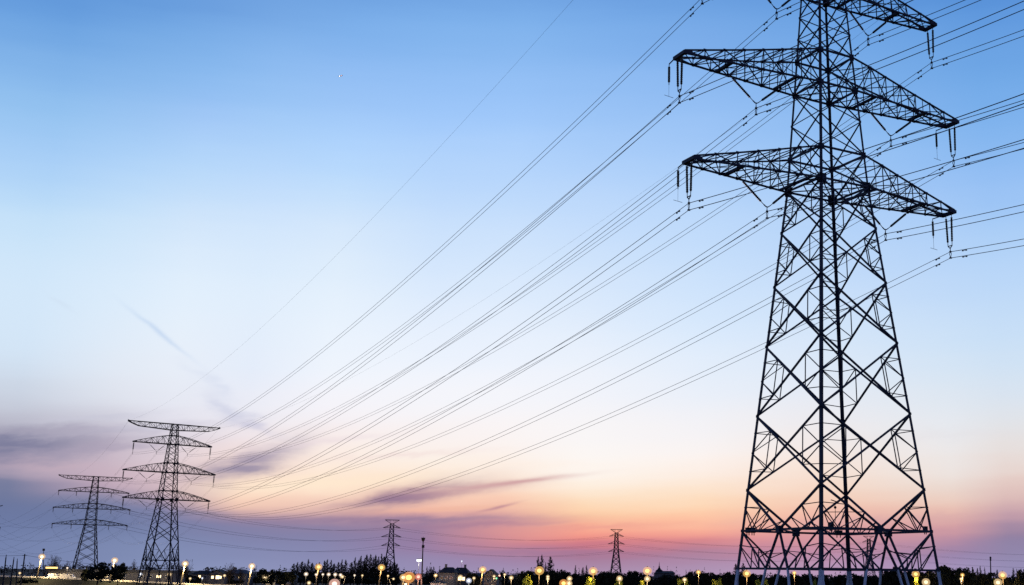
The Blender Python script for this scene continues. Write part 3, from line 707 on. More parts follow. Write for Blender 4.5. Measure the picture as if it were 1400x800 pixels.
for key, t3, nm in (('a1', 'upper', 'upper'), ('a2', 'middle', 'middle'), ('a3', 'lower', 'lower')):
    z, l = T3[t3]
    for sd in (-1, 1):
        q = 'near' if sd < 0 else 'far'
        cable(span(w3(l * (1 if sd > 0 else .5), -1.6, z - .35), armpt(f5, key, sd), 9, 40), .06, f'{nm} {q} cable from the short left pylon to the hazy pylon', 'cables of the far line low over the horizon', 4)
        cable(span(armpt(f5, key, sd), armpt(f6, key, sd), 7, 40), .06, f'{nm} {q} cable between the hazy pylon and the small one in the glow', 'cables of the far line low over the horizon', 4)
        cable(span(armpt(f6, key, sd), armpt(f7, key, sd), 8, 40), .06, f'{nm} {q} cable from the glow pylon to the faint one behind', 'cables of the far line low over the horizon', 4)
        e = Vector((f8p.x + sd * 9, f8p.y, armpt(f7, key, sd).z - 2))
        cable(span(armpt(f7, key, sd), e, 9, 40), .06, f'{nm} {q} cable leaving the faint pylon past the right edge', 'cables of the far line low over the horizon', 4)

# ------------------------------------------------------------------ trees
def leaf(b, c, s, rng):
    a = Vector((rng.uniform(-1, 1), rng.uniform(-1, 1), rng.uniform(-1, 1))).normalized()
    d = a.cross(Vector((rng.uniform(-1, 1), rng.uniform(-1, 1), rng.uniform(-.6, .6)))).normalized()
    e = a.cross(d); n = len(b.v); s2 = s * rng.uniform(.45, .8)
    b.v += [c - d * s, c + e * s2, c + d * s, c - e * s2]; b.f.append((n, n+1, n+2, n+3))
def me_of(b, name, m):
    me = bpy.data.meshes.new(name); me.from_pydata([tuple(v) for v in b.v], [], b.f); me.update(); me.materials.append(M[m]); return me
def round_crown(seed, leafm, n=30, per=60, flat=1.0, ls=.55):
    """unit tree: 10 m tall, about 9 m wide"""
    rng = random.Random(seed); b = MB(); t = MB()
    t.tube([(0, 0, 0), (.1, 0, 1.6), (0, .1, 3.2), (.1, .1, 6)], [.28, .22, .18, .06], 6)
    for i in range(n):
        a = rng.uniform(0, 6.283); rr = math.sqrt(rng.random()) * 3.5; z = 5.2 + rng.uniform(-2.2, 3.6) * flat
        k = 1 - abs(z - 5.2) / 5.2; c = Vector((math.cos(a) * rr * (k + .25), math.sin(a) * rr * (k + .25), z)); R = rng.uniform(.8, 1.5)
        if i % 3 == 0: t.tube([(0, 0, 2.4 + rng.random() * 1.5), c * .6 + Vector((0, 0, 1.4)), c], [.11, .07, .03], 4)
        for j in range(per):
            d = Vector((rng.gauss(0, 1), rng.gauss(0, 1), rng.gauss(0, .8))); d = d.normalized() * R * rng.uniform(.55, 1.1)
            leaf(b, c + d, ls * rng.uniform(.5, 1), rng)
    return me_of(t, 'trunk', 'bark'), me_of(b, 'crown', leafm)
def conifer_crown(seed, full=1.0, w=2.3):
    """unit tree: 20 m tall, narrow spire with upswept branches"""
    rng = random.Random(seed); b = MB(); t = MB()
    t.tube([(0, 0, 0), (0, 0, 10), (0, 0, 20.4)], [.35, .2, .03], 6)
    nb = int(120 * full)
    for i in range(nb):
        z = 2.2 + (i / nb) ** .9 * 17.2; k = (1 - z / 20.6) ** .95
        a = rng.uniform(0, 6.283); ln = w * k * rng.uniform(.6, 1.15); rise = rng.uniform(.25, .7)
        e = Vector((math.cos(a) * ln, math.sin(a) * ln, z + ln * rise + .4)); s0 = Vector((0, 0, z))
        t.tube([s0, s0.lerp(e, .5) + Vector((0, 0, -.1)), e], [.06, .045, .02], 3, False)
        for j in range(int(9 * full)):
            p = s0.lerp(e, rng.uniform(.25, 1.05)); leaf(b, p + Vector((rng.gauss(0, .22) * (k + .15), rng.gauss(0, .22) * (k + .15), rng.gauss(0, .25))), rng.uniform(.25, .6) * (.25 + .85 * k), rng)
    return me_of(t, 'trunk', 'bark'), me_of(b, 'crown', 'needle')
def bare_crown(seed):
    rng = random.Random(seed); t = MB(); b = MB()
    t.tube([(0, 0, 0), (.1, 0, 2.5), (0, 0, 4)], [.3, .22, .16], 6)
    for i in range(34):
        a = rng.uniform(0, 6.283); el = rng.uniform(.35, 1.45); L = rng.uniform(3, 5.8); p = Vector((0, 0, rng.uniform(2.2, 4)))
        q = p + Vector((math.cos(a) * math.cos(el), math.sin(a) * math.cos(el), math.sin(el))) * L
        t.tube([p, p.lerp(q, .5) + Vector((0, 0, .2)), q], [.12, .07, .03], 4, False)
        for j in range(7):
            s0 = p.lerp(q, rng.uniform(.35, 1)); e = s0 + Vector((rng.gauss(0, .7), rng.gauss(0, .7), rng.uniform(.3, 1.3)))
            b.bar(s0, e, .05)
            for k in range(3): b.bar(e, e + Vector((rng.gauss(0, .35), rng.gauss(0, .35), rng.uniform(.1, .6))), .035)
    return me_of(t, 'trunk', 'bark'), me_of(b, 'twigs', 'bark')
ROUND = [round_crown(i, 'leaf') for i in (1, 2, 3, 4)]
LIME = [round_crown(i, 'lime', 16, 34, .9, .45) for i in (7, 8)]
CON = [conifer_crown(i, f, w) for i, f, w in ((21, 1.2, 3.9), (22, 1.0, 3.3), (23, 1.3, 4.4))]
BARE = [bare_crown(i) for i in (31, 32)]
rngT = random.Random(5)
def tree(kind, label, cat, px, ytop, dist, wpx=None, group=None, name='tree', base=0.0, unit=10.0, uw=9.0):
    p = at(px, ytop, dist); Hh = max(p.z - base, 1.2); tm, cm = kind
    T = empty(name, (p.x, dist, base), rngT.uniform(0, 6.28), label, cat, group)
    sz = Hh / unit; sw = (wpx * dist / F / uw) if wpx else sz
    for nm, me in (('trunk', tm), ('crown', cm)):
        o = bpy.data.objects.new(nm, me); COL.objects.link(o); o.parent = T
    T.scale = (sw, sw, sz)
    return T
# pointed trees: (photo column, top row, distance, width)
CONS = [(402,770,760),(407,768,770),(413,767,750),(417,769,790),(422,764,760),(427,769,780),(433,770,770),(437,768,760),(444,766,750),(448,764,770),(453,765,760),(457,770,790),
        (463,768,760),(468,764,750),(473,765,770),(481,768,760),(486,761,750),(491,765,780),(494,759,760),(499,762,770),(502,758,750),(507,757,760),(511,761,780),(514,758,750),(518,760,770),(522,756,750),(526,760,760),(530,763,770),(534,766,750),(539,768,770),(543,770,760),
        (584,774,900),(589,776,900),(593,774,900),(736,760,700),(741,758,705),(752.5,760,700),(787,772,800),(797,775,820),(802,772,810),(752-6,768,840),
        (1006,770,700),(1016,769,705),(1330,775,900),(1336,776,900),(1340,773,900),(1346,775,900),(1363,778,950),(1385,776,950),(1390,777,950)]
for i, (px, yt, D) in enumerate(CONS):
    if px < 460: where = f'{ORD[i+1]} from the left in the first clump'
    elif px < 560: where = f'{ORD[i-11]} from the left in the long clump by the hazy pylon'
    elif px < 600: where = f'{ORD[i-30]} of three behind the slim mast'
    elif px < 900: where = f'{ORD[i-33]} from the left between the two small pylons' if px < 800 else 'just left of the glow pylon, beside a lamp'
    elif px < 1100: where = f'{ORD[i-40]} of two behind the big pylon left leg'
    else: where = f'{ORD[i-42]} from the left in the far right group'
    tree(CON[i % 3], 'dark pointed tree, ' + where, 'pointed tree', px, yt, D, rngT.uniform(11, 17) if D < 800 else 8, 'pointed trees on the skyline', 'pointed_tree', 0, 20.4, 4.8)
# rounded dark trees
RND = [(137,767,600,30),(164,768,600,22),(118,776,625,10),(360,776,560,16),(371,777,570,16),(386,779,560,20),(398,780,570,18),
       (645,781,560,14),(650,782,560,18),(688,780,640,12),(714,780,520,18),(724,778,530,20),(745,780,540,20),(757,778,520,24),(771,778,530,26),(785,782,540,22),(800,783,530,22),
       (816,782,560,18),(826,780,550,24),(838,780,545,24),(858,779,550,24),(872,779,560,22),(886,784,540,20),(912,784,620,24),(927,785,540,20),(944,780,520,22),(957,779,530,26),(970,781,520,20),(984,784,530,22),
       (994,780,520,26),(1008,781,530,26),(1024,782,540,24),(1042,784,530,26),(1064,783,520,28),(1086,782,530,24),(1104,782,520,24),(1126,784,530,28),(1150,784,540,28),(1170,783,520,28),(1192,784,530,26),
       (1213,776,470,24),(1226,772,480,34),(1242,777,470,26),(1262,777,440,30),(1281,772,430,38),(1300,771,440,42),(1318,775,430,34),(1337,780,440,30),(1350,780,450,26),(1372,785,440,26),(1388,786,450,24),(1397,774,430,16)]
for i, (px, yt, D, w) in enumerate(RND):
    if i < 7: where = 'near the two left pylons'
    elif i < 23: where = 'between the two small pylons'
    elif i < 30: where = 'just left of the big pylon'
    elif i < 43: where = 'behind the big pylon legs'
    else: where = 'right of the big pylon'
    k = i + 1 - (0 if i < 7 else 7 if i < 23 else 23 if i < 30 else 30 if i < 43 else 43)
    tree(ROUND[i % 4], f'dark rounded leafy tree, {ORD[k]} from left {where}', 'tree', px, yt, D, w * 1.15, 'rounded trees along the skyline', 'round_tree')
# a lower row fills the gaps under them
row = []
for px in list(range(262, 400, 15)) + list(range(404, 600, 14)) + list(range(700, 1400, 17)):
    row.append((px + rngT.uniform(-3, 3), rngT.uniform(786, 790) if px > 420 else rngT.uniform(784, 788), 600 + rngT.uniform(0, 60) if px > 600 else 690 + rngT.uniform(0, 40)))
for i, (px, yt, D) in enumerate(row):
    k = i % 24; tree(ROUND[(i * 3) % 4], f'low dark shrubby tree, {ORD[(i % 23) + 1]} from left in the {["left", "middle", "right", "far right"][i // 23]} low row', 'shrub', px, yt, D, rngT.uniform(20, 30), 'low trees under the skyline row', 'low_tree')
for i, (px, yt, D, w) in enumerate([(75,757,680,26),(316,769,660,20),(247,766,670,14),(256,764,670,16),(184,766,670,14),(93,766,690,20),(330,774,680,14)]):
    tree(BARE[i % 2], f'bare twiggy winter tree, {["behind the first left street lamp","right of the third lamp over the roofs","left of the third street lamp","right behind the third street lamp","beside the tall left pylon foot","between the first lamp and the short pylon","behind the houses before the fourth lamp"][i]}', 'bare tree', px, yt, D, w, 'bare trees', 'bare_tree')
# lit young trees under the lamps
LM = [(722,787,430,12),(718,791,425,8),(806,790,430,12),(812,792,425,8),(845,793,430,10),(849,795,425,8),(878,794,430,10),(930,793,430,14),(938,792,425,10),(978,794,430,12),(984,791,425,8),(1036,794,420,12),(1047,793,425,12),(1114,794,400,6),(1252,790,430,10),(1360,793,440,8)]
for i, (px, yt, D, w) in enumerate(LM):
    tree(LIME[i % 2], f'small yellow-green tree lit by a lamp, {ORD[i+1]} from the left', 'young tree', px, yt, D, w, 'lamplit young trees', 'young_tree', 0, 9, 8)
# dark bush on the near verge at far left
p = at(27, 792.5, 610)
b = MB(); rr = random.Random(4)
for i in range(420):
    a = rr.uniform(0, 6.28); q = rr.random() ** .5
    leaf(b, Vector((math.cos(a) * 5 * q, math.sin(a) * 1.5 * q, rr.random() * 2.4 * (1 - q * .6))), rr.uniform(.3, .6), rr)
tag(b.build('bush', 'leaf', None, loc=(p.x, 618, p.z - 1.6)), 'low dark bush on the road verge at the far left', 'bush')
# far woodland along the horizon, one mass
b = MB(); rr = random.Random(9)
x = -1500.0
while x < 900:
    D = rr.uniform(1500, 2100); h = rr.uniform(8.5, 13.5); w = rr.uniform(6, 12); sp = rr.random() < .28
    if sp: h *= rr.uniform(1.2, 1.9); w = rr.uniform(2, 4)
    for i in range(46):
        z = rr.random(); k = (1 - z) ** .8 if sp else math.sqrt(max(0, 1 - z * z))
        leaf(b, Vector((x + rr.uniform(-1, 1) * w * k, D + rr.uniform(-3, 3), h * z)), rr.uniform(.7, 1.6) * (.6 if sp else 1), rr)
    x += rr.uniform(3, 6)
tag(b.build('distant_woodland', 'leaf'), 'far low woodland that closes the horizon', None, None, 'stuff')

# ------------------------------------------------------------------ buildings
def house(label, px0, px1, yeave, yridge, dist, depth=9, wm_='wall', rm='roof', gable=False, wins=(), chim=None, base=0.0, grp='houses behind the road'):
    a = at(px0, yeave, dist); c = at(px1, yeave, dist); rz_ = at((px0 + px1) / 2, yridge, dist + depth / 2).z
    cx = (a.x + c.x) / 2; w = c.x - a.x; he = a.z - base; hr = max(rz_ - base, he + .8)
    T = empty('house', (cx, dist + depth / 2, base), 0, label, 'house', grp)
    b = MB(); b.box((0, 0, he / 2), w, depth, he)
    if gable:
        n = len(b.v); b.v += [Vector((-w/2, -depth/2, he)), Vector((w/2, -depth/2, he)), Vector((0, -depth/2, hr - .15))]; b.f.append((n, n+1, n+2))
    b.build('wall', wm_, T)
    b = MB(); o = .5; n = 0
    if gable:   # ridge runs away from us
        b.v = [Vector(v) for v in ((-w/2-o, -depth/2-o, he-.25), (0, -depth/2-o, hr), (w/2+o, -depth/2-o, he-.25), (-w/2-o, depth/2+o, he-.25), (0, depth/2+o, hr), (w/2+o, depth/2+o, he-.25))]
        b.f = [(0, 1, 4, 3), (1, 2, 5, 4), (0, 3, 5, 2)]
        b.v += [v + Vector((0, 0, .25)) for v in b.v]; b.f += [(6, 9, 10, 7), (7, 10, 11, 8), (0, 6, 7, 1), (1, 7, 8, 2)]
    else:
        ins = min(w * .22, depth * .5)
        b.v = [Vector(v) for v in ((-w/2-o, -depth/2-o, he), (w/2+o, -depth/2-o, he), (w/2+o, depth/2+o, he), (-w/2-o, depth/2+o, he), (-w/2+ins, 0, hr), (w/2-ins, 0, hr))]
        b.f = [(0, 1, 5, 4), (1, 2, 5), (2, 3, 4, 5), (3, 0, 4), (3, 2, 1, 0)]
    rf = b.build('roof', rm, T)
    if chim is not None:
        b = MB(); b.box((chim * w, 0, hr + .3), .9, .9, 1.8); b.box((chim * w, 0, hr + 1.25), 1.1, 1.1, .15); b.build('chimney', 'wall2', rf)
    for (fx, z, ww, hh, lit) in wins:
        fr = MB(); y = -depth / 2 - .04
        fr.box((fx * w, y, z), ww + .24, .1, hh + .24); f = fr.build('window', 'white' , T)
        pn = MB(); pn.box((fx * w - ww * .25, y - .06, z), ww * .46, .04, hh); pn.box((fx * w + ww * .25, y - .06, z), ww * .46, .04, hh); pn.build('pane', 'wlit' if lit else 'glassd', f)
    return T
# long low warehouse with a pale flat roof edge
a = at(78, 778, 668); c = at(245, 781.5, 668)
T = empty('warehouse', ((a.x + c.x) / 2, 668, 0), 0, 'long low warehouse with a pale roof edge behind the lamps at left', 'warehouse')
w = c.x - a.x; h = (a.z + c.z) / 2
b = MB(); b.box((0, 0, (h - 1) / 2), w, 18, h - 1); b.build('wall', 'wall2', T)
b = MB(); b.box((0, 0, h - .3), w + 1, 19, 1.3); b.build('roof', 'roof2', T)
for i in range(14):
    x = -w / 2 + w * (i + .5) / 14
    if i in (3, 9): continue
    fr = MB(); fr.box((x, -9.05, 4.6), 2.6, .12, 1.5); f = fr.build('window', 'white', T)
    pn = MB(); pn.box((x, -9.14, 4.6), 2.2, .05, 1.2); pn.build('pane', 'wlit' if i in (5, 6, 12) else 'glassd', f)
W2 = lambda *l: l
house('wide grey-walled house with dark tiled roof, left of the fourth lamp', 262, 287, 785, 780, 700, 10, 'wall', 'roof', False, W2((-.3, 4.6, 1.2, 1.3, False), (-.05, 4.6, 1.2, 1.3, True), (.25, 4.6, 1.2, 1.3, False)), .2)
house('house with three lit windows under a dark roof, near the fourth lamp', 286, 306, 785, 779.5, 690, 10, 'wall', 'roof', True, W2((-.25, 4.4, 1.3, 1.4, True), (.1, 4.4, 2.0, 1.8, True), (.3, 4.4, 1.0, 1.4, True)))
house('broad pale house with slate roof just left of the fourth lamp', 308, 338, 784, 779, 700, 12, 'wall2', 'roof2', False, W2((-.35, 4.6, 1.2, 1.3, False), (-.1, 4.6, 1.2, 1.3, False), (.15, 4.6, 1.2, 1.3, True), (.38, 4.6, 1.2, 1.3, False)), -.25)
house('grey gabled house right of the fourth lamp', 364, 377, 789, 783, 620, 8, 'wall2', 'roof2', True, W2((-.15, 3.6, 1.1, 1.2, False), (.2, 3.6, 1.1, 1.2, False)))
house('small pale gabled house with low roof, second right of the fourth lamp', 381, 391, 798, 792.5, 560, 7, 'wall', 'roof2', True, W2((0, 1.6, 1.1, 1.2, True),))
house('grey house with steep gable, third right of the fourth lamp', 389, 401, 789, 783, 640, 8, 'wall2', 'roof2', True, W2((0, 4.0, 1.1, 1.2, False),))
house('big dark-roofed house with chimneys, right of the slim mast', 600, 621, 783, 775.5, 560, 12, 'wall', 'roof', False, W2((-.3, 6.0, 1.2, 1.2, False), (0, 6.0, 1.2, 1.2, False), (.3, 6.0, 1.2, 1.2, False)), -.2)
house('hip-roofed house joined to the right of the big dark one', 617, 639, 784, 776, 572, 12, 'wall', 'roof', False, W2((.05, 5.6, 1.6, 1.4, True), (.28, 5.6, 1.2, 1.4, True)), .22)
house('low dim house with plain roof beside the yellow lamp', 640, 660, 788, 783.5, 600, 10, 'wall2', 'roof', False, W2((.2, 4.2, 1.2, 1.2, False),))
house('tall gabled pale house just right of the yellow lamp', 662, 679, 787, 779, 560, 9, 'wall', 'roof', True, W2((-.15, 5.0, 1.1, 1.2, False), (.2, 5.0, 1.1, 1.2, False), (.2, 2.4, 1.1, 1.2, True)))
house('low gabled house between lamp posts left of the slim mast', 548, 568, 795, 790, 560, 9, 'wall', 'roof', True, W2((-.15, 2.8, 1.1, 1.2, True), (.2, 2.8, 1.1, 1.2, False)))
house('low pale garage row with lit front, right of the orange lamp', 588, 606, 797, 794, 540, 8, 'white', 'roof', False, W2((-.2, 1.8, 1.8, 1.6, True), (.2, 1.8, 1.8, 1.6, True)))
# temple-like hall with a spire
p0 = at(893, 783, 800); p1 = at(924, 783, 800); w = p1.x - p0.x
T = empty('church', (p0.x + w / 2, 806, 0), 0, 'dark hall with a thin finial spire on its left end', 'church')
b = MB(); b.box((0, 0, p0.z / 2), w * .92, 12, p0.z); b.build('wall', 'wall2', T)
hr = at(901, 780.5, 800).z; e = p0.z - .3
b = MB(); b.v = [Vector(v) for v in ((-w/2, -7, e), (w/2, -7, e), (w/2, 7, e), (-w/2, 7, e), (-w/2 + 3, 0, hr), (w/2 - 2, 0, hr))]; b.f = [(0, 1, 5, 4), (1, 2, 5), (2, 3, 4, 5), (3, 0, 4), (3, 2, 1, 0)]; rf = b.build('roof', 'roof', T)
sxp = at(901.3, 780, 800).x - (p0.x + w / 2); zt = at(901, 768, 800).z; k = (zt - hr)
b = MB(); b.tube([(sxp, 0, hr - 2), (sxp, 0, hr + .2), (sxp, 0, hr + k * .18), (sxp, 0, hr + k * .42), (sxp, 0, hr + k * .46), (sxp, 0, hr + k * .52), (sxp, 0, zt)], [3.0, 2.3, 1.1, .35, .6, .25, .06], 8); b.build('spire', 'roof', T)

# ------------------------------------------------------------------ masts and poles
def mast(label, name, pts, rad, heads=(), cat='mast', group=None, m='darkpole'):
    """pts: photo (column,row) top and dist"""
    px, yt, D, pxb = pts
    p = at(px, yt, D); q = at(pxb, 800, D); base = Vector((q.x, D, 0)); 
    # carry the lean down to the ground
    f = (p.z - 0) / max(p.z - q.z, .1); base.x = p.x + (q.x - p.x) * f
    T = empty(name, base, 0, label, cat, group)
    d = p - base
    b = MB(); b.tube([(0, 0, 0), d * .5, d], [rad, rad * .8, rad * .55], 8); b.build('pole', m, T)
    for kind, t, s in heads:
        c = d * t; h = MB()
        if kind == 'ring': h.tube([c - Vector((0, 0, s * .9)), c - Vector((0, 0, s * .1)), c + Vector((0, 0, s)), c + Vector((0, 0, s * 1.05))], [s * .35, s * .8, s, s * .2], 10); h.build('antenna_cluster', m, T)
        if kind == 'panels':
            for a in range(3): h.box(c + Vector((math.cos(a * 2.1) * s * .6, math.sin(a * 2.1) * s * .6, 0)), s * .4, s * .4, s * 1.6)
            h.tube([c - Vector((0, 0, s * .7)), c + Vector((0, 0, s * .7))], s * .6, 8); h.build('antenna_panels', m, T)
        if kind == 'tip': h.tube([c, c + Vector((0, 0, s))], .06, 4); h.build('lightning_rod', m, T)
    return T
mast('slim telecom mast with two antenna clusters right of the hazy pylon', 'telecom_mast', (578.6, 737, 520, 576.4), .34, (('ring', .985, .85), ('panels', .86, .75), ('tip', 1.0, 1.0)))
mast('short stout mast with a thick head near the right edge', 'telecom_mast', (1354, 761, 520, 1355), .34, (('panels', .97, .5), ('panels', .92, .45)))
mast('thin mast with a small head behind the first left street lamp', 'telecom_mast', (59.7, 751, 700, 59), .28, (('panels', .985, .8),))
for i, (px, yt, pb, D) in enumerate([(8.2, 762, 3.8, 200), (18.8, 765, 14.2, 210), (23.5, 767, 22.0, 225)]):
    mast(f'dark leaning wooden pole at the left edge, {ORD[i+1]} from the left', 'wooden_pole', (px, yt, D, pb), .16, (('tip', 1.0, .4),), 'pole', 'wooden poles at the left edge')
up_ = [(-95, 750, 420), (34, 757.5, 440), (245, 773, 520)]
ups = []
for i, (px, yt, D) in enumerate(up_):
    p = at(px, yt, D); T = empty('utility_pole', (p.x, D, 0), 0, ['utility pole just past the left edge', 'utility pole with a short crossarm left of the first lamp', 'low utility pole hidden behind the third street lamp'][i], 'utility pole', 'utility poles')
    b = MB(); b.tube([(0, 0, 0), (0, 0, p.z)], [.3, .2], 8); b.build('pole', 'darkpole', T)
    b = MB(); b.bar((-.9, 0, p.z - .5), (.9, 0, p.z - .5), .16); b.build('crossarm', 'darkpole', T); ups.append(p - Vector((0, 0, .4)))
for i in range(2): cable(span(ups[i], ups[i+1], .9 + i * .6, 24), .045, ['telephone cable from the left edge to the utility pole', 'telephone cable running behind the first two street lamps'][i], 'telephone cables', 4)

# ------------------------------------------------------------------ lamps
def lamp(label, px, py, D, kind, r, energy, arm=0.0, group='street lamps', pole=True, pr=.16, lean=0.0, name='street_lamp', base=0.0, head='halo_shell', col=None):
    p = at(px, py, D); x0 = p.x - lean * (p.z - base)
    T = empty(name, (x0, D, base), 0, label, 'street lamp' if name == 'street_lamp' else 'floodlight', group)
    h = p.z - base; top = Vector((p.x - x0, 0, h))
    if pole:
        b = MB(); pts = [(0, 0, 0), top * .5 - Vector((arm * .5, 0, 0)), top - Vector((arm, 0, .1))]
        if arm: pts += [top - Vector((arm * .55, 0, -.28)), top + Vector((0, 0, r * .8))]
        rads = [pr * 1.3, pr, pr * .75] + ([pr * .5, pr * .45] if arm else [])
        b.tube(pts, rads, 8); b.build('pole', 'pole', T)
    if head == 'halo_shell':
        gl = MB(); gl.ball(top, r * 1.7, 14, 10, (1, 1, .9)); gl = gl.build('halo_shell', halomat(kind), T)  # added glowing shell for the halo, larger than any real lantern glass
        b = MB(); b.ball(top, r * .8, 12, 8, (1, 1, .85)); b.build('bulb', lampmat(kind), gl)
        b = MB(); b.tube([top + Vector((0, 0, r * 1.5)), top + Vector((0, 0, r * 1.75))], [r * .35, r * .1], 8); b.build('cap', 'darkpole', T)
    else:
        b = MB(); b.box(top, r * 2.6, r, r * 1.2); b.build('lamp_head', lampmat(kind), T)
        b = MB(); b.box(top + Vector((0, .1 + r * .5, r * .2)), r * 2.9, .2, r * 1.6); b.build('housing', 'darkpole', T)
    if energy:
        l = bpy.data.lights.new('lamp_light', 'POINT'); l.energy = energy; l.shadow_soft_size = r * 1.1
        l.color = {'amber': (1, .60, .24), 'orange': (1, .45, .16), 'yellow': (1, .72, .36), 'white': (1, .88, .7), 'warm': (1, .75, .45), 'pink': (1, .6, .5), 'green': (.2, 1, .5), 'cool': (.9, .95, 1), 'redw': (1, .5, .4)}[kind]
        o = bpy.data.objects.new('lamp_light', l); COL.objects.link(o); o.parent = T; o.location = top + Vector((0, -r * 1.2, -r * 2.2))
    return T
def road_z(px):
    for a, c in zip(RD, RD[1:]):
        if a[0] <= px <= c[0]:
            t = (px - a[0]) / (c[0] - a[0]); return rp[RD.index(a)].lerp(rp[RD.index(c)], t)
    return Vector((0, 600, 0))
for i, (px, py) in enumerate([(57.3, 761.2), (156.8, 766.2), (253.2, 770.8), (344.4, 774)]):
    g_ = road_z(px); lamp(f'tall lamp post with blazing light beside the road, {ORD[i+1]} from the left', px, py, g_.y - 3.0, 'yellow', .95, 18000, 0, 'tall lamp posts along the road', True, .34, .115, base=g_.z)
for i, (px, py, D) in enumerate([(435.6, 775.2, 560), (521.6, 776, 560), (660, 779, 540)]):
    lamp(f'tall golden lamp post over the houses, {ORD[i+1]} from the left', px, py, D, 'amber', .95, 3500, 0, 'golden lamp posts', True, .3, .10)
AMB = [(737.4,780.3,430,.95),(811,781,430,.9),(885,780.6,430,.9),(955,782.3,430,.5),(1021,784.2,430,.8),(1086,783.3,430,.45),(1252,785,430,.8),(1315.8,786.2,400,.4),(1370.8,786.5,430,.85)]
for i, (px, py, D, r) in enumerate(AMB):
    lamp(f'amber street lamp in front of the dark trees, {ORD[i+1]} from the left', px, py, D, 'amber', r, 1900, 0, 'amber lamps before the trees', True, .12)
WH = [(885,791.5,410,.6),(847,791,415,.6),(778.6,791.2,420,.55),(749,788.5,425,.35),(749,791.5,420,.35),(936,792.5,415,.45),(1266,796,410,.8),(1364.5,796.5,410,.8),(1314,791.5,410,.3),(699,790,470,.5),(690,785.5,520,.35),(675.5,788,500,.35),(778,797.8,400,.6)]
for i, (px, py, D, r) in enumerate(sorted(WH)):
    lamp(f'small warm white path lamp below the tree line, {ORD[i+1]} from the left', px, py, D, 'warm', r, 1100, 0, 'small path lamps', True, .08)
SM = [(27,783.6,645,.4,'warm'),(92,776.6,655,.35,'white'),(142,779,655,.3,'white'),(192.5,785,645,.5,'cool'),(190,788,645,.3,'cool'),(231.5,785.6,640,.6,'warm'),(260,791,640,.4,'warm'),(276.5,790.5,640,.3,'cool'),(307,787,640,.45,'warm'),
      (362,788.6,560,.7,'warm'),(418.5,785,540,.55,'white'),(432.4,785.6,545,.4,'white'),(441.4,785.4,550,.35,'white'),(449.4,785.4,545,.5,'white'),(458.3,785.6,540,.5,'white'),(465.6,786.2,540,.45,'white'),(484.8,786.6,540,.3,'white'),(495.4,786.8,540,.3,'warm'),(530.5,787.4,540,.3,'yellow'),
      (422.5,797,480,.45,'warm'),(457.3,798.3,470,1.2,'pink'),(595.6,786.8,520,.5,'yellow'),(629.5,789,530,.6,'warm'),(648,790.5,520,.4,'warm'),(641,794,510,.7,'cool'),(631.3,767.3,720,.3,'cool')]
for i, (px, py, D, r, kd) in enumerate(SM):
    lamp(f'small pale lamp among the houses, {ORD[i+1]} from the left', px, py, D, kd, r, 260 if r < .7 else 900, 0, 'small lamps among the houses', True, .07)
lamp('brightest orange lamp cluster low beside the slim mast', 559, 789.5, 520, 'orange', 1.5, 3500, 0, None, True, .2)
lamp('yellow lamp touching the left of the brightest orange one', 551.5, 789.5, 522, 'yellow', .9, 1500, 0, None, True, .12)
lamp('reddish white lamp right of the brightest orange one', 572, 788.6, 520, 'redw', .85, 1800, 0, None, True, .12)
lamp('white floodlight on a thin pole left of the slim mast', 573, 766.2, 540, 'cool', .75, 1500, .0, None, True, .1, name='floodlight', head='flat')
lamp('pair of orange lamps low under the trees, left one', 770.5, 797.5, 400, 'orange', .8, 1500, 0, 'low orange lamps', True, .1)
lamp('pale lamp post with a long curved arm, left of the orange cluster', 538, 791.5, 500, 'warm', .3, 900, 1.6, None, True, .18)
lamp('curved lamp post before the pointed trees, lamp facing left', 468, 788.6, 520, 'warm', .45, 900, -1.4, None, True, .16)
# traffic lights by the tall gabled house
for i, (px, py, kd, lb) in enumerate([(679, 790.3, 'green', 'traffic light showing green right of the gabled house'), (683, 788.8, 'redw', 'traffic light showing red right of the gabled house')]):
    p = at(px, py, 500); T = empty('traffic_light', (p.x, 500, 0), 0, lb, 'traffic light')
    b = MB(); b.tube([(0, 0, 0), (0, 0, p.z + .8)], .09, 6); b.build('pole', 'darkpole', T)
    b = MB(); b.box((0, -.2, p.z), .9, .3, 2.0); b.build('housing', 'darkpole', T)
    b = MB(); b.ball((0, -.36, p.z + (.5 if i else -.1)), .36, 10, 6); b.build('lens', lampmat(kd), T)
# lit canopy behind the road
p = at(73, 776.3, 655)
T = empty('canopy', (p.x, 655, 0), 0, 'long flat canopy with a glowing orange strip right of the first lamp', 'canopy')
b = MB(); b.box((0, 0, p.z + .45), 8, 4, .35); b.build('roof', 'roof2', T)
b = MB(); b.box((0, -1.9, p.z), 6, .3, .8); b.build('light_strip', lampmat('amber'), T)
for sx_ in (-3.6, 3.6):
    b = MB(); b.tube([(sx_, 0, 0), (sx_, 0, p.z + .3)], .15, 6); b.build('post', 'darkpole', T)

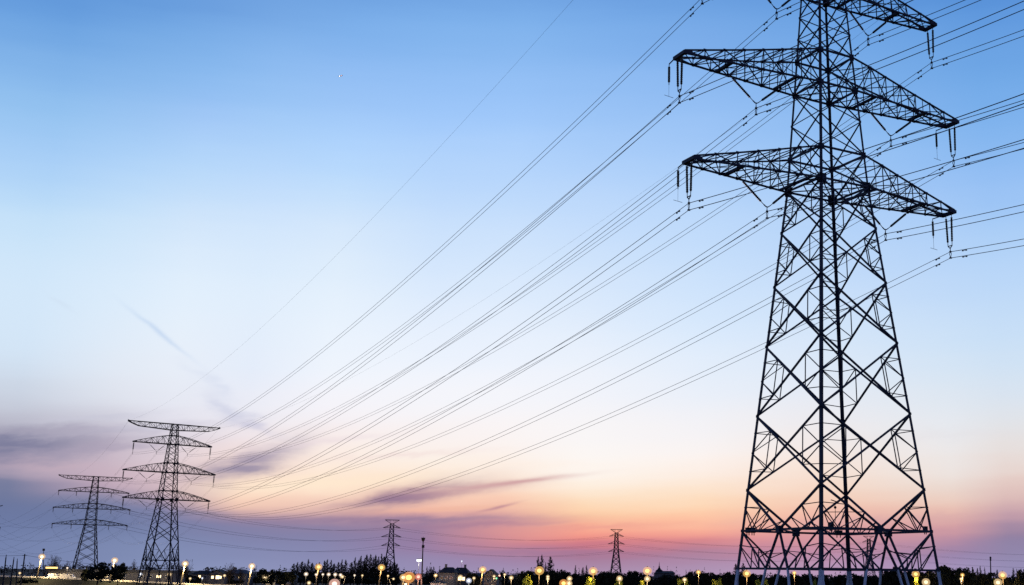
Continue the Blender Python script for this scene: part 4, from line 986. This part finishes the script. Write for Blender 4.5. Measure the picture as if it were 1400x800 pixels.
# ------------------------------------------------------------------ vans on the road
def van(label, px, flip=1):
    g_ = road_z(px); T = empty('parked_van', (g_.x, g_.y + 3.2, g_.z + .04), 0, label, 'van', 'white vans on the road')
    prof = [(-2.6, .45), (2.3, .45), (2.6, .7), (2.5, 1.2), (1.9, 1.35), (1.35, 2.2), (-2.6, 2.3)]
    b = MB(); n = len(prof)
    for y in (-.98, .98):
        for x, z in prof: b.v.append(Vector((x * flip, y * (1 if z < 1.4 else .92), z)))
    b.f = [tuple(range(n)) , tuple(range(2 * n - 1, n - 1, -1))] + [(i, i + n, (i + 1) % n + n, (i + 1) % n) for i in range(n)]
    b.build('body', 'white', T)
    b = MB(); 
    b.v = [Vector((x * flip, -.97, z)) for x, z in ((.6, 1.35), (1.7, 1.35), (1.3, 2.0), (.6, 2.0))]; b.v += [v + Vector((0, -.03, 0)) for v in b.v]
    b.f = [(0, 1, 2, 3), (4, 7, 6, 5), (0, 4, 5, 1), (1, 5, 6, 2), (2, 6, 7, 3), (3, 7, 4, 0)]; b.build('side_window', 'glassd', T)
    for x in (-1.7, 1.6):
        for y in (-.92, .92):
            b = MB(); b.tube([(x * flip, y - .1, .36), (x * flip, y + .1, .36)], .36, 14); w_ = b.build('wheel', 'darkpole', T)
            h = MB(); h.tube([(x * flip, y - .12, .36), (x * flip, y + .12, .36)], .18, 10); h.build('rim', 'pole', w_)
    b = MB(); b.box((2.58 * flip, -.65, .85), .08, .3, .2); b.build('headlight', lampmat('white'), T)
    b = MB(); b.box((2.58 * flip, .65, .85), .08, .3, .2); b.build('headlight', lampmat('white'), T)
van('white van nearest the first lamp, on the road', 69, 1)
van('white van in the middle of three on the road', 80, -1)
van('rightmost white van of three on the road, under the short pylon', 91, 1)

# ------------------------------------------------------------------ pale wall added for the light trails on the road
T = empty('light_trail_wall', rp[0], 0, 'pale wall added for the bright light trails along the near side of the road', 'trail_wall')
b = MB()
for i in range(len(rp) - 1): b.bar(rp[i] - rp[0] + Vector((0, 1.2, .32)), rp[i+1] - rp[0] + Vector((0, 1.2, .32)), .25, .75)
b.build('wall', 'trail_wall', T)
L_ = (rp[-1] - rp[0]).length; k = 0
for i in range(len(rp) - 1):
    nseg = max(1, int((rp[i+1] - rp[i]).length / 5))
    for j in range(nseg):
        q = rp[i].lerp(rp[i+1], j / nseg) - rp[0]
        if rp[0].x + q.x < -352: continue
        b = MB(); b.box(q + Vector((0, 1.0, .4)), .3, .2, .86); b.build('post', 'kerb', T)

# ------------------------------------------------------------------ the aeroplane high in the sky
p = at(465, 104, 6000)
T = empty('aeroplane', p, 0, 'tiny aeroplane high in the blue sky, upper left', 'aeroplane'); T.rotation_euler = (0, math.radians(-16), math.radians(28)); T.scale = (.8, .8, .8)
b = MB(); b.tube([(-15, 0, 0), (-13, 0, 0), (-6, 0, 0), (9, 0, 0), (15, 0, .9), (17, 0, 1.4)], [.3, 1.6, 2.0, 2.0, 1.1, .3], 12); b.build('fuselage', 'white', T)
for sd in (-1, 1):
    b = MB(); b.v = [Vector(v) for v in ((-4, sd * 1.5, -.6), (3, sd * 1.5, -.6), (8, sd * 15, .4), (5.5, sd * 15, .4))]; b.v += [v + Vector((0, 0, .5)) for v in b.v]; b.f = [(0, 1, 2, 3), (7, 6, 5, 4), (0, 4, 5, 1), (1, 5, 6, 2), (2, 6, 7, 3), (3, 7, 4, 0)]; b.build('wing', 'white', T)
    b = MB(); b.v = [Vector(v) for v in ((12, sd * .6, .9), (15, sd * .6, .9), (16.5, sd * 5.5, 1.2), (15, sd * 5.5, 1.2))]; b.v += [v + Vector((0, 0, .3)) for v in b.v]; b.f = [(0, 1, 2, 3), (7, 6, 5, 4), (0, 4, 5, 1), (1, 5, 6, 2), (2, 6, 7, 3), (3, 7, 4, 0)]; b.build('tailplane', 'white', T)
b = MB(); b.v = [Vector(v) for v in ((11, -.2, 1.5), (16, -.2, 1.5), (17.5, -.2, 6.5), (15.5, -.2, 6.5))]; b.v += [v + Vector((0, .4, 0)) for v in b.v]; b.f = [(0, 1, 2, 3), (7, 6, 5, 4), (0, 4, 5, 1), (1, 5, 6, 2), (2, 6, 7, 3), (3, 7, 4, 0)]; b.build('fin', 'white', T)
b = MB(); b.ball((-5, -3, -1.6), 3.2, 8, 6); b.build('landing_light', lampmat('white'), T)
b = MB(); b.ball((5, -14, -1.6), 2.2, 8, 6); b.build('wing_light', lampmat('redw'), T)
